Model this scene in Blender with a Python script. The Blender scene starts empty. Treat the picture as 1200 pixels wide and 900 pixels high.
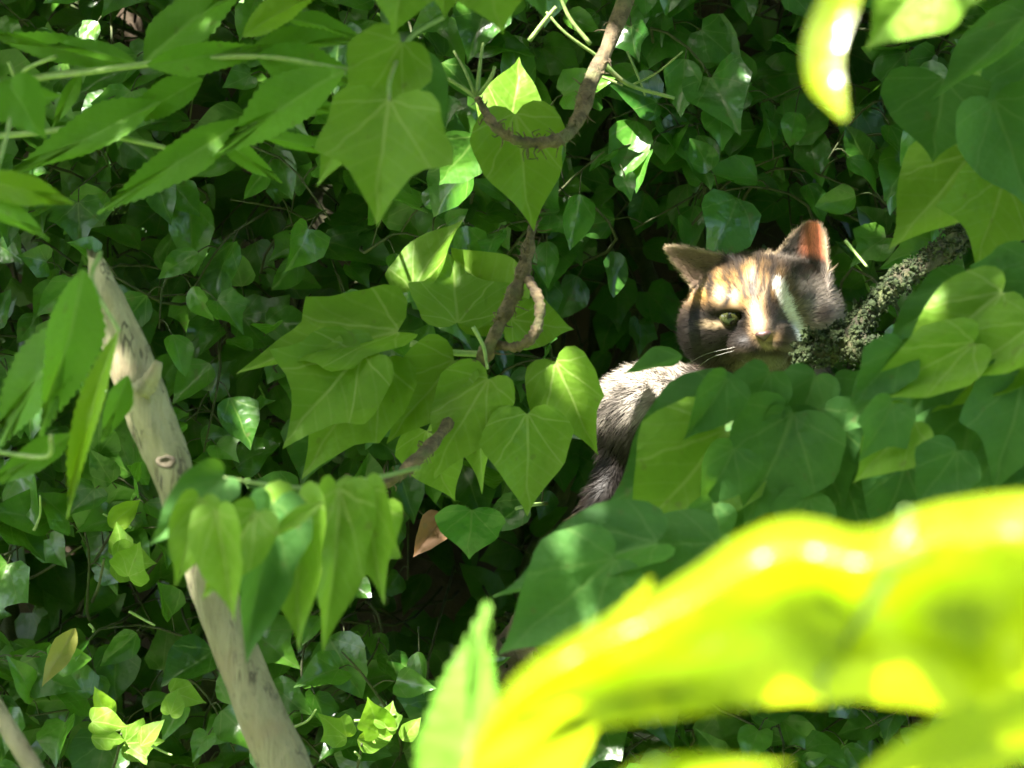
import bpy, math, random
import numpy as np
from mathutils import Vector, Matrix, noise as mnoise

# ------------------------------------------------------------------ camera, sky, sun, exposure
scene = bpy.context.scene
COL = scene.collection
CAM_Z = 1.6
cam_data = bpy.data.cameras.new('camera')
cam_data.sensor_width = 36.0
cam_data.lens = 36.0 * 3.0 / 0.66            # 0.66 m wide at 3 m: a long phone zoom
cam_data.clip_start = 0.05
cam_data.clip_end = 1000.0
cam_data.dof.use_dof = True
cam_data.dof.focus_distance = 3.0
cam_data.dof.aperture_fstop = 13.0
cam = bpy.data.objects.new('camera', cam_data)
COL.objects.link(cam)
cam.location = (0, 0, CAM_Z)
cam.rotation_euler = (math.radians(90), 0, 0)
scene.camera = cam

SUN = Vector((-0.34, -0.46, 0.82)).normalized()   # towards the sun: high, from the left
world = bpy.data.worlds.new('World')
scene.world = world
world.use_nodes = True
wn = world.node_tree.nodes; wl = world.node_tree.links
wn.clear()
sky = wn.new('ShaderNodeTexSky'); sky.sky_type = 'NISHITA'; sky.sun_disc = False
sky.sun_elevation = math.asin(SUN.z)
sky.sun_rotation = math.atan2(SUN.x, SUN.y)
sky.dust_density = 3.0; sky.ozone_density = 0.6; sky.air_density = 0.9
bg = wn.new('ShaderNodeBackground'); bg.inputs['Strength'].default_value = 0.15
wo = wn.new('ShaderNodeOutputWorld')
wl.new(sky.outputs[0], bg.inputs[0]); wl.new(bg.outputs[0], wo.inputs[0])

sun_data = bpy.data.lights.new('sun', 'SUN')
sun_data.energy = 5.0
sun_data.angle = math.radians(0.53)
sun_data.color = (1.0, 0.95, 0.86)
sun_ob = bpy.data.objects.new('sun', sun_data)
COL.objects.link(sun_ob)
sun_ob.location = (-3, 2, 8)
sun_ob.rotation_euler = SUN.to_track_quat('Z', 'Y').to_euler()

scene.view_settings.view_transform = 'Standard'
scene.view_settings.look = 'None'
scene.view_settings.gamma = 1.0
scene.view_settings.use_curve_mapping = False
scene.view_settings.exposure = 2.9
scene.render.engine = 'CYCLES'
scene.cycles.use_denoising = True
scene.cycles.use_adaptive_sampling = True
scene.cycles.adaptive_threshold = 0.02
scene.cycles.max_bounces = 5
scene.cycles.diffuse_bounces = 3
scene.cycles.glossy_bounces = 2
scene.cycles.transmission_bounces = 4
scene.cycles.sample_clamp_indirect = 6.0

# ------------------------------------------------------------------ helpers
PX = 0.66 / 3.0 / 1200.0

def P(px, py, Y):
    return Vector(((px - 600) * PX * Y, Y, CAM_Z - (py - 450) * PX * Y))

def to_px(v):
    return 600 + v.x / (PX * v.y), 450 - (v.z - CAM_Z) / (PX * v.y)

def tag(o, label=None, cat=None, group=None, kind=None):
    if label: o['label'] = label
    if cat: o['category'] = cat
    if group: o['group'] = group
    if kind: o['kind'] = kind
    return o

def empty(name, loc, label=None, cat=None, group=None):
    o = bpy.data.objects.new(name, None)
    o.empty_display_size = 0.02
    COL.objects.link(o); o.location = loc
    return tag(o, label, cat, group)

def link_mesh(name, me, parent=None, matrix=None):
    o = bpy.data.objects.new(name, me)
    COL.objects.link(o)
    if parent is not None:
        o.parent = parent
        base = parent.matrix_basis.copy()
        pp = parent.parent
        while pp is not None:
            base = pp.matrix_basis @ base; pp = pp.parent
        inv = base.inverted()
        o.matrix_basis = inv @ (matrix if matrix is not None else Matrix.Identity(4))
    elif matrix is not None:
        o.matrix_basis = matrix
    return o

def mesh_from(name, verts, faces, mat, smooth=True, uvs=None, attrs=None):
    me = bpy.data.meshes.new(name)
    me.from_pydata([tuple(v) for v in verts], [], faces)
    if smooth:
        me.polygons.foreach_set('use_smooth', [True] * len(me.polygons))
    if uvs is not None:
        layer = me.uv_layers.new(name='UVMap')
        idx = np.empty(len(me.loops), dtype=np.int32)
        me.loops.foreach_get('vertex_index', idx)
        u = np.asarray(uvs, dtype=np.float32)[idx]
        layer.data.foreach_set('uv', u.ravel())
    if attrs:
        for k, arr in attrs.items():
            a = np.asarray(arr, dtype=np.float32)
            if a.ndim == 1:
                at = me.attributes.new(k, 'FLOAT', 'POINT'); at.data.foreach_set('value', a)
            else:
                at = me.attributes.new(k, 'FLOAT_COLOR', 'POINT'); at.data.foreach_set('color', a.ravel())
    if mat is not None:
        me.materials.append(mat)
    me.update()
    return me

def catmull(pts, n):
    pts = [Vector(p) for p in pts]
    if len(pts) == 2:
        return [pts[0].lerp(pts[1], i / n) for i in range(n + 1)]
    out = []
    ext = [pts[0] * 2 - pts[1]] + pts + [pts[-1] * 2 - pts[-2]]
    segs = len(pts) - 1
    for i in range(n + 1):
        t = i / n * segs
        k = min(int(t), segs - 1); f = t - k
        p0, p1, p2, p3 = ext[k:k + 4]
        out.append(0.5 * ((2 * p1) + (p2 - p0) * f + (2 * p0 - 5 * p1 + 4 * p2 - p3) * f * f + (3 * p1 - p0 - 3 * p2 + p3) * f ** 3))
    return out

class MB:
    """collects geometry for one mesh"""
    def __init__(self):
        self.v = []; self.f = []; self.uv = []; self.r = []
    def tube(self, pts, radii, sides=7, n=None, bump=None, rough=0.0, seed=0, cap=True):
        n = n or max(4, (len(pts) - 1) * 5)
        c = catmull(pts, n)
        b0 = len(self.v)
        up = Vector((0.3, 1, 0.2)).normalized()
        rn = random.Random(seed)
        L = 0
        for i, p in enumerate(c):
            t = i / n
            d = (c[min(i + 1, n)] - c[max(i - 1, 0)]).normalized()
            a = d.cross(up)
            if a.length < 1e-4: a = d.cross(Vector((1, 0, 0)))
            a.normalize(); b = d.cross(a)
            q = t * (len(radii) - 1); k = min(int(q), len(radii) - 2); r = radii[k] + (radii[k + 1] - radii[k]) * (q - k)
            if bump: r *= bump(t)
            if i: L += (p - c[i - 1]).length
            for s in range(sides):
                an = 2 * math.pi * s / sides
                rr = r
                if rough:
                    rr *= 1 + rough * (mnoise.noise(p * 60 + Vector((math.cos(an), math.sin(an), seed)) * 0.9) * 1.4 + rn.uniform(-.35, .35))
                self.v.append(p + (a * math.cos(an) + b * math.sin(an)) * rr)
                self.uv.append((s / sides, L * 10)); self.r.append(0)
        for i in range(n):
            for s in range(sides):
                s2 = (s + 1) % sides
                self.f.append((b0 + i * sides + s, b0 + i * sides + s2, b0 + (i + 1) * sides + s2, b0 + (i + 1) * sides + s))
        if cap:
            self.f.append(tuple(b0 + s for s in range(sides))[::-1])
            self.f.append(tuple(b0 + n * sides + s for s in range(sides)))
    def add(self, verts, faces, uvs, M, rnd):
        b0 = len(self.v)
        for v in verts: self.v.append(M @ v)
        self.uv.extend(uvs); self.r.extend([rnd] * len(verts))
        self.f.extend([tuple(b0 + i for i in f) for f in faces])
    def build(self, name, mat, parent=None, smooth=True):
        me = mesh_from(name, self.v, self.f, mat, smooth, self.uv, {'rnd': self.r})
        return link_mesh(name, me, parent)

# ------------------------------------------------------------------ materials
class NT:
    def __init__(self, name):
        self.m = bpy.data.materials.new(name); self.m.use_nodes = True
        self.t = self.m.node_tree; self.t.nodes.clear()
        self.out = self.t.nodes.new('ShaderNodeOutputMaterial')
    def n(self, typ, **kw):
        nd = self.t.nodes.new(typ)
        for k, v in kw.items(): setattr(nd, k, v)
        return nd
    def l(self, a, b): self.t.links.new(a, b)
    def m_(self, op, a, b=None, c=None, clamp=False):
        nd = self.n('ShaderNodeMath', operation=op); nd.use_clamp = clamp
        for i, x in enumerate((a, b, c)):
            if x is None: continue
            if isinstance(x, (int, float)): nd.inputs[i].default_value = x
            else: self.l(x, nd.inputs[i])
        return nd.outputs[0]
    def mix(self, fac, a, b):
        nd = self.n('ShaderNodeMix', data_type='RGBA')
        for s, x in ((nd.inputs['Factor'], fac), (nd.inputs[6], a), (nd.inputs[7], b)):
            if isinstance(x, (int, float)): s.default_value = x
            elif isinstance(x, tuple): s.default_value = (*x[:3], 1)
            else: self.l(x, s)
        return nd.outputs[2]
    def ramp(self, fac, lo, hi):
        nd = self.n('ShaderNodeMapRange'); nd.interpolation_type = 'SMOOTHSTEP'
        self.l(fac, nd.inputs[0])
        nd.inputs[1].default_value = lo; nd.inputs[2].default_value = hi
        return nd.outputs[0]
    def noise(self, vec, scale, detail=3, rough=.55):
        nd = self.n('ShaderNodeTexNoise'); nd.inputs['Scale'].default_value = scale
        nd.inputs['Detail'].default_value = detail; nd.inputs['Roughness'].default_value = rough
        if vec is not None: self.l(vec, nd.inputs['Vector'])
        return nd.outputs[0]

def leaf_mat(name, dark, light, vein, trans_col, trans=0.35, rough=0.4, kind='palmate', coat=0.0, vein_amt=0.55, spec=0.5, mottle=0.0):
    T = NT(name)
    uv = T.n('ShaderNodeUVMap'); uv.uv_map = 'UVMap'
    sp = T.n('ShaderNodeSeparateXYZ'); T.l(uv.outputs[0], sp.inputs[0])
    wv = T.n('ShaderNodeTexNoise'); wv.inputs['Scale'].default_value = 3.2; wv.inputs['Detail'].default_value = 1.0
    T.l(uv.outputs[0], wv.inputs['Vector']); wob = T.m_('SUBTRACT', wv.outputs[0], 0.5)
    x = T.m_('ADD', sp.outputs[0], T.m_('MULTIPLY', wob, 0.10)); ys = T.m_('SUBTRACT', sp.outputs[1], 0.5)
    ys = T.m_('ADD', ys, T.m_('MULTIPLY', wob, T.m_('MULTIPLY', sp.outputs[0], 0.09))); y = T.m_('ABSOLUTE', ys)
    # main veins
    if kind == 'palmate':
        d = None
        for a, k in ((0, 1.0), (36, 1.5), (78, 1.9)):
            ca, sa = math.cos(math.radians(a)), math.sin(math.radians(a))
            dd = T.m_('ABSOLUTE', T.m_('SUBTRACT', T.m_('MULTIPLY', x, sa), T.m_('MULTIPLY', y, ca)))
            along = T.m_('ADD', T.m_('MULTIPLY', x, ca), T.m_('MULTIPLY', y, sa))
            dd = T.m_('MULTIPLY', dd, k)
            dd = T.m_('ADD', dd, T.m_('MULTIPLY', T.m_('LESS_THAN', along, 0.0), 1.0))
            dd = T.m_('ADD', dd, T.m_('MULTIPLY', T.m_('MAXIMUM', along, 0.0), 0.011))
            d = dd if d is None else T.m_('MINIMUM', d, dd)
        side_f = 6.0; slope = 0.75
    else:
        d = T.m_('ADD', y, T.m_('MULTIPLY', x, 0.008)); side_f = 13.0; slope = 0.9
    main = T.m_('SUBTRACT', 1.0, T.ramp(d, 0.007, 0.026))
    ph = T.m_('MULTIPLY', T.m_('SUBTRACT', x, T.m_('MULTIPLY', y, slope)), side_f)
    fr = T.m_('ABSOLUTE', T.m_('SUBTRACT', T.m_('FRACT', ph), 0.5))
    side = T.m_('MULTIPLY', T.m_('SUBTRACT', 1.0, T.ramp(fr, 0.0, 0.13)), 0.26)
    veins = T.m_('MAXIMUM', main, side)
    # colour variation per leaf
    oi = T.n('ShaderNodeObjectInfo')
    at = T.n('ShaderNodeAttribute'); at.attribute_name = 'rnd'
    rnd = T.m_('FRACT', T.m_('ADD', oi.outputs['Random'], at.outputs['Fac']))
    geo = T.n('ShaderNodeNewGeometry')
    nz = T.noise(geo.outputs['Position'], 45, 2)
    nz2 = T.noise(geo.outputs['Position'], 400, 0)
    f = T.m_('ADD', T.m_('MULTIPLY', rnd, 0.8), T.m_('MULTIPLY', T.m_('SUBTRACT', nz, 0.45), 1.5), clamp=True)
    col = T.mix(f, dark, light)
    col = T.mix(T.m_('MULTIPLY', T.m_('SUBTRACT', nz2, 0.5), 0.5, clamp=True), col, tuple(c * 0.6 for c in dark))
    col = T.mix(T.m_('MULTIPLY', veins, vein_amt), col, vein)
    sp_ = T.ramp(T.noise(geo.outputs['Position'], 130, 1), .70, .76)
    col = T.mix(T.m_('MULTIPLY', sp_, .45), col, (.09, .075, .03))
    # pale underside
    col = T.mix(T.m_('MULTIPLY', geo.outputs['Backfacing'], 0.45), col, tuple(min(1, c * 1.5 + 0.02) for c in light))
    bs = T.n('ShaderNodeBsdfPrincipled')
    T.l(col, bs.inputs['Base Color'])
    rr = T.m_('ADD', rough - 0.08, T.m_('MULTIPLY', nz, 0.2)); T.l(rr, bs.inputs['Roughness'])
    bs.inputs['Specular IOR Level'].default_value = spec
    bs.inputs['Coat Weight'].default_value = coat; bs.inputs['Coat Roughness'].default_value = 0.25
    bp = T.n('ShaderNodeBump'); bp.inputs['Strength'].default_value = 0.7; bp.inputs['Distance'].default_value = 0.0016
    T.l(T.noise(geo.outputs['Position'], 160, 1), bp.inputs['Height'])
    T.l(bp.outputs[0], bs.inputs['Normal'])
    tr = T.n('ShaderNodeBsdfTranslucent')
    tcol = T.mix(T.m_('MULTIPLY', veins, 0.5), trans_col, tuple(c * 0.5 for c in trans_col)); 
    if mottle:   # thicker and thinner patches of the blade let less or more light through
        tcol = T.mix(T.m_('MULTIPLY', T.ramp(T.noise(geo.outputs['Position'], 28, 2), .35, .7), mottle), tcol, tuple(c * .45 for c in trans_col))
    T.l(tcol, tr.inputs[0])
    mx = T.n('ShaderNodeMixShader'); mx.inputs[0].default_value = trans
    T.l(bs.outputs[0], mx.inputs[1]); T.l(tr.outputs[0], mx.inputs[2]); T.l(mx.outputs[0], T.out.inputs[0])
    return T.m

def bark_mat(name, c1, c2, c3, scale=60, rough=0.85, bump=1.0, bscale=180, stretch=None):
    T = NT(name)
    geo = T.n('ShaderNodeTexCoord')
    v = geo.outputs['Object']
    if stretch:
        mp = T.n('ShaderNodeMapping'); mp.inputs['Rotation'].default_value = stretch[0]; mp.inputs['Scale'].default_value = stretch[1]
        T.l(v, mp.inputs[0]); v = mp.outputs[0]
    a = T.noise(v, scale, 5, .65); b = T.noise(v, bscale, 4, .7)
    c = T.noise(geo.outputs['Object'], scale * .35, 3)
    col = T.mix(T.ramp(a, .35, .65), c1, c2)
    col = T.mix(T.m_('MULTIPLY', T.ramp(c, .5, .7), 0.8), col, c3)
    col = T.mix(T.m_('MULTIPLY', T.ramp(b, .55, .75), 0.5), col, tuple(x * 0.4 for x in c1))
    bs = T.n('ShaderNodeBsdfPrincipled'); bs.inputs['Roughness'].default_value = rough
    T.l(col, bs.inputs['Base Color'])
    bp = T.n('ShaderNodeBump'); bp.inputs['Strength'].default_value = bump; bp.inputs['Distance'].default_value = 0.002
    T.l(T.m_('ADD', a, b), bp.inputs['Height']); T.l(bp.outputs[0], bs.inputs['Normal'])
    T.l(bs.outputs[0], T.out.inputs[0])
    return T.m

M = {}
M['ivy'] = leaf_mat('ivy_leaf_dark', (0.020, 0.082, 0.008), (0.085, 0.225, 0.018), (0.16, 0.27, 0.06), (0.12, 0.30, 0.010), .30, .32, coat=.28, spec=.45)
M['ivy_glossy'] = leaf_mat('ivy_leaf_glossy', (0.022, 0.090, 0.012), (0.070, 0.210, 0.024), (0.15, 0.25, 0.07), (0.10, 0.28, 0.015), .28, .28, coat=.2, spec=.4)
M['ivy_light'] = leaf_mat('ivy_leaf_pale', (0.096, 0.205, 0.016), (0.150, 0.285, 0.026), (0.34, 0.44, 0.12), (0.26, 0.44, 0.020), .37, .5, spec=.25, vein_amt=.6)  # paler, yellower green than the dark ivy
M['ivy_grey'] = leaf_mat('ivy_leaf_deep', (0.032, 0.100, 0.022), (0.066, 0.168, 0.036), (0.18, 0.30, 0.08), (0.14, 0.32, 0.015), .34, .6, vein_amt=.40, spec=.18)
M['bright'] = leaf_mat('leaf_yellow_green', (0.12, 0.25, 0.010), (0.17, 0.31, 0.014), (0.25, 0.40, 0.06), (0.32, 0.55, 0.012), .42, .45, spec=.3)
M['elder'] = leaf_mat('elder_leaf', (0.075, 0.20, 0.014), (0.12, 0.29, 0.022), (0.24, 0.42, 0.08), (0.22, 0.46, 0.015), .38, .5, kind='pinnate', vein_amt=.55, spec=.3)
M['laurel'] = leaf_mat('foreground_leaf', (0.19, 0.26, 0.008), (0.23, 0.30, 0.010), (0.20, 0.28, 0.05), (0.66, 0.82, 0.014), .56, .20, kind='pinnate', vein_amt=.5, spec=.6, coat=.3, mottle=.38)
M['canopy'] = leaf_mat('canopy_leaf', (0.05, 0.14, 0.015), (0.08, 0.19, 0.02), (0.12, 0.24, 0.05), (0.14, 0.30, 0.015), .35, .5, kind='pinnate', spec=.3)
M['yellowing'] = leaf_mat('yellowing_leaf', (0.20, 0.22, 0.04), (0.30, 0.27, 0.06), (0.35, 0.3, 0.1), (0.35, 0.32, 0.05), .35, .5, kind='pinnate')
M['brown_leaf'] = leaf_mat('dry_leaf', (0.12, 0.055, 0.018), (0.20, 0.095, 0.030), (0.14, 0.07, 0.03), (0.24, 0.10, 0.02), .25, .6, kind='pinnate')
M['twig'] = bark_mat('green_twig', (0.12, 0.20, 0.05), (0.20, 0.27, 0.08), (0.14, 0.14, 0.06), 150, .6, .3)
M['petiole'] = bark_mat('pale_petiole', (0.17, 0.27, 0.07), (0.24, 0.34, 0.10), (0.20, 0.25, 0.09), 150, .5, .2)
M['midrib'] = bark_mat('pale_midrib', (0.20, 0.28, 0.16), (0.26, 0.34, 0.20), (0.22, 0.30, 0.18), 150, .4, .2)
M['dark_twig'] = bark_mat('brown_twig', (0.035, 0.045, 0.015), (0.065, 0.075, 0.025), (0.05, 0.08, 0.02), 120, .8, .5)
M['vine'] = bark_mat('vine_bark', (0.065, 0.047, 0.025), (0.17, 0.125, 0.065), (0.11, 0.12, 0.045), 130, .85, 1.0, 420)
M['dead_wood'] = bark_mat('dead_wood', (0.30, 0.265, 0.16), (0.46, 0.41, 0.26), (0.34, 0.25, 0.155), 90, .8, 1.2, 330,
                          stretch=((0, math.radians(-21), 0), (1.5, 1.5, .12)))
def algae_shade(m):
    nt = m.node_tree; bs = next(n for n in nt.nodes if n.type == 'BSDF_PRINCIPLED'); src = bs.inputs['Base Color'].links[0].from_socket
    T = NT.__new__(NT); T.m = m; T.t = nt
    geo = T.n('ShaderNodeNewGeometry'); sp = T.n('ShaderNodeSeparateXYZ'); T.l(geo.outputs['Position'], sp.inputs[0])
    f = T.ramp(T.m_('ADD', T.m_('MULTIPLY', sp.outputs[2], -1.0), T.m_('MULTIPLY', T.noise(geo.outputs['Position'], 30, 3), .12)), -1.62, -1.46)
    tc = T.n('ShaderNodeTexCoord'); mp = T.n('ShaderNodeMapping'); mp.inputs['Rotation'].default_value = (0, math.radians(-21), 0); mp.inputs['Scale'].default_value = (1, 1, .10)
    T.l(tc.outputs['Object'], mp.inputs[0])
    ck = T.m_('ABSOLUTE', T.m_('SUBTRACT', T.noise(mp.outputs[0], 75, 3, .6), .5))
    crack = T.m_('MULTIPLY', T.m_('SUBTRACT', 1.0, T.ramp(ck, .004, .022)), T.ramp(T.noise(tc.outputs['Object'], 40, 2), .42, .6))
    col = T.mix(T.m_('MULTIPLY', f, .60), src, (.135, .130, .062))  # algae and the lower pole's shade, mixed in by height
    col = T.mix(T.m_('MULTIPLY', T.ramp(T.noise(tc.outputs['Object'], 55, 4, .7), .56, .70), .55), col, (.10, .095, .05))
    T.l(T.mix(T.m_('MULTIPLY', crack, .85), col, (.045, .035, .02)), bs.inputs['Base Color'])
algae_shade(M['dead_wood'])
M['knot'] = bark_mat('knot_wood', (0.05, 0.04, 0.025), (0.09, 0.075, 0.045), (0.07, 0.07, 0.035), 200, .9, 1.0, 500)
M['old_bark'] = bark_mat('old_bark', (0.075, 0.055, 0.035), (0.14, 0.105, 0.065), (0.06, 0.075, 0.025), 35, .9, 1.2, 120)
M['mossy'] = bark_mat('mossy_bark', (0.035, 0.03, 0.018), (0.07, 0.07, 0.03), (0.09, 0.13, 0.03), 90, .95, 1.0, 300)
M['moss'] = bark_mat('moss', (0.012, 0.022, 0.005), (0.030, 0.046, 0.010), (0.060, 0.072, 0.024), 160, .95, .8, 400)
M['earth'] = bark_mat('bank_earth', (0.035, 0.026, 0.016), (0.07, 0.05, 0.03), (0.035, 0.045, 0.015), 14, .95, 1.5, 60)
M['soil'] = bark_mat('lawn', (0.05, 0.09, 0.02), (0.09, 0.14, 0.03), (0.10, 0.12, 0.04), 3, .95, 1.0, 25)

# ------------------------------------------------------------------ leaf meshes
OUT = {
 'heart': [(1,0),(.965,.012),(.9,.045),(.82,.10),(.72,.185),(.60,.29),(.47,.385),(.33,.445),(.18,.46),(.05,.42),(-.05,.34),(-.10,.22),(-.085,.10),(-.03,.03),(0,0)],
 'lobed': [(1,0),(.93,.03),(.82,.085),(.70,.16),(.60,.235),(.545,.31),(.53,.40),(.49,.515),(.42,.50),(.30,.46),(.18,.445),(.05,.41),(-.06,.31),(-.10,.18),(-.06,.07),(0,0)],
 'five':  [(1,0),(.90,.045),(.76,.115),(.65,.19),(.61,.28),(.64,.40),(.66,.53),(.55,.47),(.42,.41),(.32,.41),(.24,.48),(.17,.585),(.10,.50),(-.01,.37),(-.10,.22),(-.07,.08),(0,0)],
 'oval':  [(1,0),(.95,.02),(.86,.09),(.74,.19),(.60,.275),(.44,.33),(.28,.335),(.15,.28),(.06,.17),(.01,.06),(0,0)],
 'oval2': [(1,0),(.97,.02),(.88,.12),(.75,.24),(.58,.33),(.40,.37),(.22,.36),(.09,.28),(.02,.14),(0,.04),(0,0)],
 'lance': [(1,0),(.95,.016),(.86,.055),(.74,.115),(.60,.175),(.45,.215),(.30,.215),(.17,.165),(.07,.085),(.015,.025),(0,0)],
 'blade': [(1,0),(.9,.025),(.75,.05),(.55,.07),(.35,.075),(.18,.06),(.05,.03),(0,0)],
}
CEN = {'heart': .36, 'lobed': .33, 'five': .36, 'oval': .45, 'oval2': .42, 'lance': .45, 'blade': .5}
_leaf_cache = {}

def resample(pl, n):
    d = [0]
    for a, b in zip(pl, pl[1:]): d.append(d[-1] + math.dist(a, b))
    out = []
    for i in range(n + 1):
        t = d[-1] * i / n; k = 0
        while k < len(d) - 2 and d[k + 1] < t: k += 1
        f = (t - d[k]) / max(1e-9, d[k + 1] - d[k])
        out.append((pl[k][0] + (pl[k+1][0] - pl[k][0]) * f, pl[k][1] + (pl[k+1][1] - pl[k][1]) * f))
    return out

def leaf_geo(kind, seed, half=13, rings=3, fold=.18, droop=.13, wave=.08, teeth=0.0, bend=0.0):
    """unit leaf: base at the origin, tip at x = 1, face towards +z"""
    key = (kind, seed, half, rings, fold, droop, wave, teeth, bend)
    if key in _leaf_cache: return _leaf_cache[key]
    rn = random.Random(seed * 7 + len(kind))
    pl = OUT[kind]
    pts = resample(pl, half)
    if kind in ('lobed', 'five'):       # keep the sharp lobe tips
        tips = [(.49, .515)] if kind == 'lobed' else [(.66, .53), (.17, .585)]
        for tp in tips:
            j = min(range(1, half), key=lambda i: math.dist(pts[i], tp)); pts[j] = tp
    if teeth:
        q = []
        for i, (a, b) in enumerate(pts):
            if 0 < i < half:
                if i % 2: q.append((a + teeth * .5, b + teeth))
                else: q.append((a, b - teeth * .25))
            else: q.append((a, b))
        pts = q
    asL, asR = rn.uniform(.90, 1.10), rn.uniform(.90, 1.10)
    wob = [rn.uniform(-1, 1) for _ in range(6)]
    ir = lambda x, k: 1 + .05 * wob[k] * math.sin(9 * x + wob[k + 1] * 3) + .035 * math.sin(17 * x + wob[k + 2] * 5)
    loop = [(x, y * asL * ir(x, 0)) for x, y in pts] + [(x, -y * asR * ir(x, 3)) for x, y in pts[-2:0:-1]]
    if half >= 13 and not teeth and seed in (1, 4) and kind in ('heart', 'lobed', 'five'):     # nibbled edge
        j = rn.randrange(4, half - 3) + (len(loop) // 2 if rn.random() < .5 else 0)
        for dj, fq in ((-1, .93), (0, .78), (1, .84)):
            x_, y_ = loop[j + dj]; loop[j + dj] = (CEN[kind] + (x_ - CEN[kind]) * fq, y_ * fq)
    skew = rn.uniform(-.10, .10)
    loop = [(x, y + skew * max(0, x) ** 2 * (1 - .6 * max(0, x)) if kind != 'blade' else y) for x, y in loop]
    c = CEN[kind]
    ph = [rn.uniform(0, 6.28) for _ in range(4)]
    cu = rn.uniform(.6, 1.4); fo = rn.uniform(.5, 1.4)
    def z(x, y):
        r2 = abs(y)
        return (fold * fo * r2 * 1.6 - droop * cu * (x * x) * .9 + bend * (x * x * x)
                + wave * (.6 * math.sin(7 * x + ph[0]) * r2 * 2 + .5 * math.sin(9 * y + 4 * x + ph[1]) * r2 * 2.2)
                + wave * .35 * math.sin(5 * x + 6 * y + ph[2]))
    verts = [Vector((c, 0, z(c, 0)))]; uvs = [(c, .5)]; faces = []
    N = len(loop)
    for k in range(1, rings + 1):
        f = (k / rings) ** .85
        for (x, y) in loop:
            xx = c + (x - c) * f; yy = y * f
            verts.append(Vector((xx, yy, z(xx, yy)))); uvs.append((xx, yy + .5))
    for i in range(N):
        faces.append((0, 1 + i, 1 + (i + 1) % N))
    for k in range(rings - 1):
        o = 1 + k * N
        for i in range(N):
            j = (i + 1) % N
            faces.append((o + i, o + N + i, o + N + j, o + j))
    _leaf_cache[key] = (verts, faces, uvs)
    return _leaf_cache[key]

_mesh_cache = {}
def leaf_mesh(kind, seed, mat, **kw):
    key = (kind, seed, mat, tuple(sorted(kw.items())))
    if key not in _mesh_cache:
        v, f, u = leaf_geo(kind, seed, **kw)
        _mesh_cache[key] = mesh_from('leaf_' + kind, v, f, M[mat], True, u, {'rnd': [0.0] * len(v)})
    return _mesh_cache[key]

def leaf_matrix(base, axis, normal, length, width):
    x = axis.normalized()
    z = (normal - x * normal.dot(x)).normalized()
    y = z.cross(x)
    m = Matrix(((x.x, y.x, z.x), (x.y, y.y, z.y), (x.z, y.z, z.z))).to_4x4()
    return Matrix.Translation(base) @ m @ Matrix.Diagonal((length, length * width, length, 1))

HR = random.Random(5)
def hero(parent, kind, base, tip, Y, w=1.0, dy=0.0, roll=0.0, mat='ivy_light', stalk=None, name='leaf', stalk_r=1.6, **kw):
    """one leaf seen in the photograph, at its own depth; stalk: pixel points from the twig to the leaf base"""
    b = P(*base, Y); t = P(*tip, Y + dy)
    ax = t - b
    n = Vector((HR.uniform(-.12, .12), -1, .28 + HR.uniform(-.1, .1)))
    n = Matrix.Rotation(math.radians(roll), 3, ax.normalized()) @ n
    o = link_mesh(name, leaf_mesh(kind, HR.randrange(6), mat, **({'half': 15, 'rings': 4, **kw})), parent, leaf_matrix(b, ax, n, ax.length, w))
    if stalk:
        mb = MB()
        pts = [P(x, y, Y + .012) for x, y in stalk] + [b + ax * .02]
        r = stalk_r * PX * Y
        mb.tube(pts, [r * 1.2, r, r * .9], 5, seed=HR.randrange(99))
        s = mb.build('leaf_stalk', M['petiole'], None)
        s.parent = o
        s.matrix_basis = (parent.matrix_basis @ o.matrix_basis).inverted()
    return o

def stem(parent, name, pts, rpx, mat, sides=8, rough=0.0, bump=None, seed=1, n=None):
    """pts: (px, py, Y)"""
    mb = MB()
    Ym = sum(p[2] for p in pts) / len(pts)
    mb.tube([P(*p) for p in pts], [r * PX * Ym for r in rpx], sides, n=n, rough=rough, bump=bump, seed=seed)
    return mb.build(name, M[mat], parent)

def rootlets(parent, pts, rpx, count, seed):
    rn = random.Random(seed); mb = MB(); c = catmull([P(*p) for p in pts], 80)
    for i in range(count):
        k = rn.randrange(80); p = c[k]; r = rpx * PX * 2.8
        u = Vector((rn.gauss(0, 1), rn.gauss(-.3, 1), rn.gauss(0, 1))).normalized()
        a = p + u * r * .8; L = rn.uniform(.002, .007)
        b = a + (u + Vector((rn.gauss(0, .6), rn.gauss(0, .6), rn.gauss(0, .6)))) * L * .5
        mb.tube([a, b, b + (u * .4 + Vector((rn.gauss(0, .7), rn.gauss(0, .7), rn.gauss(-.3, .7)))) * L * .6], [.0006, .0004, .0002], 4, n=4)
    o = mb.build('rootlets', M['vine'], parent); o['kind'] = 'stuff'

#==SETTING
# ------------------------------------------------------------------ setting: ground and earth bank
me = mesh_from('ground', [(-300, -300, 0), (300, -300, 0), (300, 300, 0), (-300, 300, 0)], [(0, 1, 2, 3)], M['soil'], False)
tag(link_mesh('ground', me), 'rough grass ground at the foot of the bank', 'ground', kind='structure')

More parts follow.
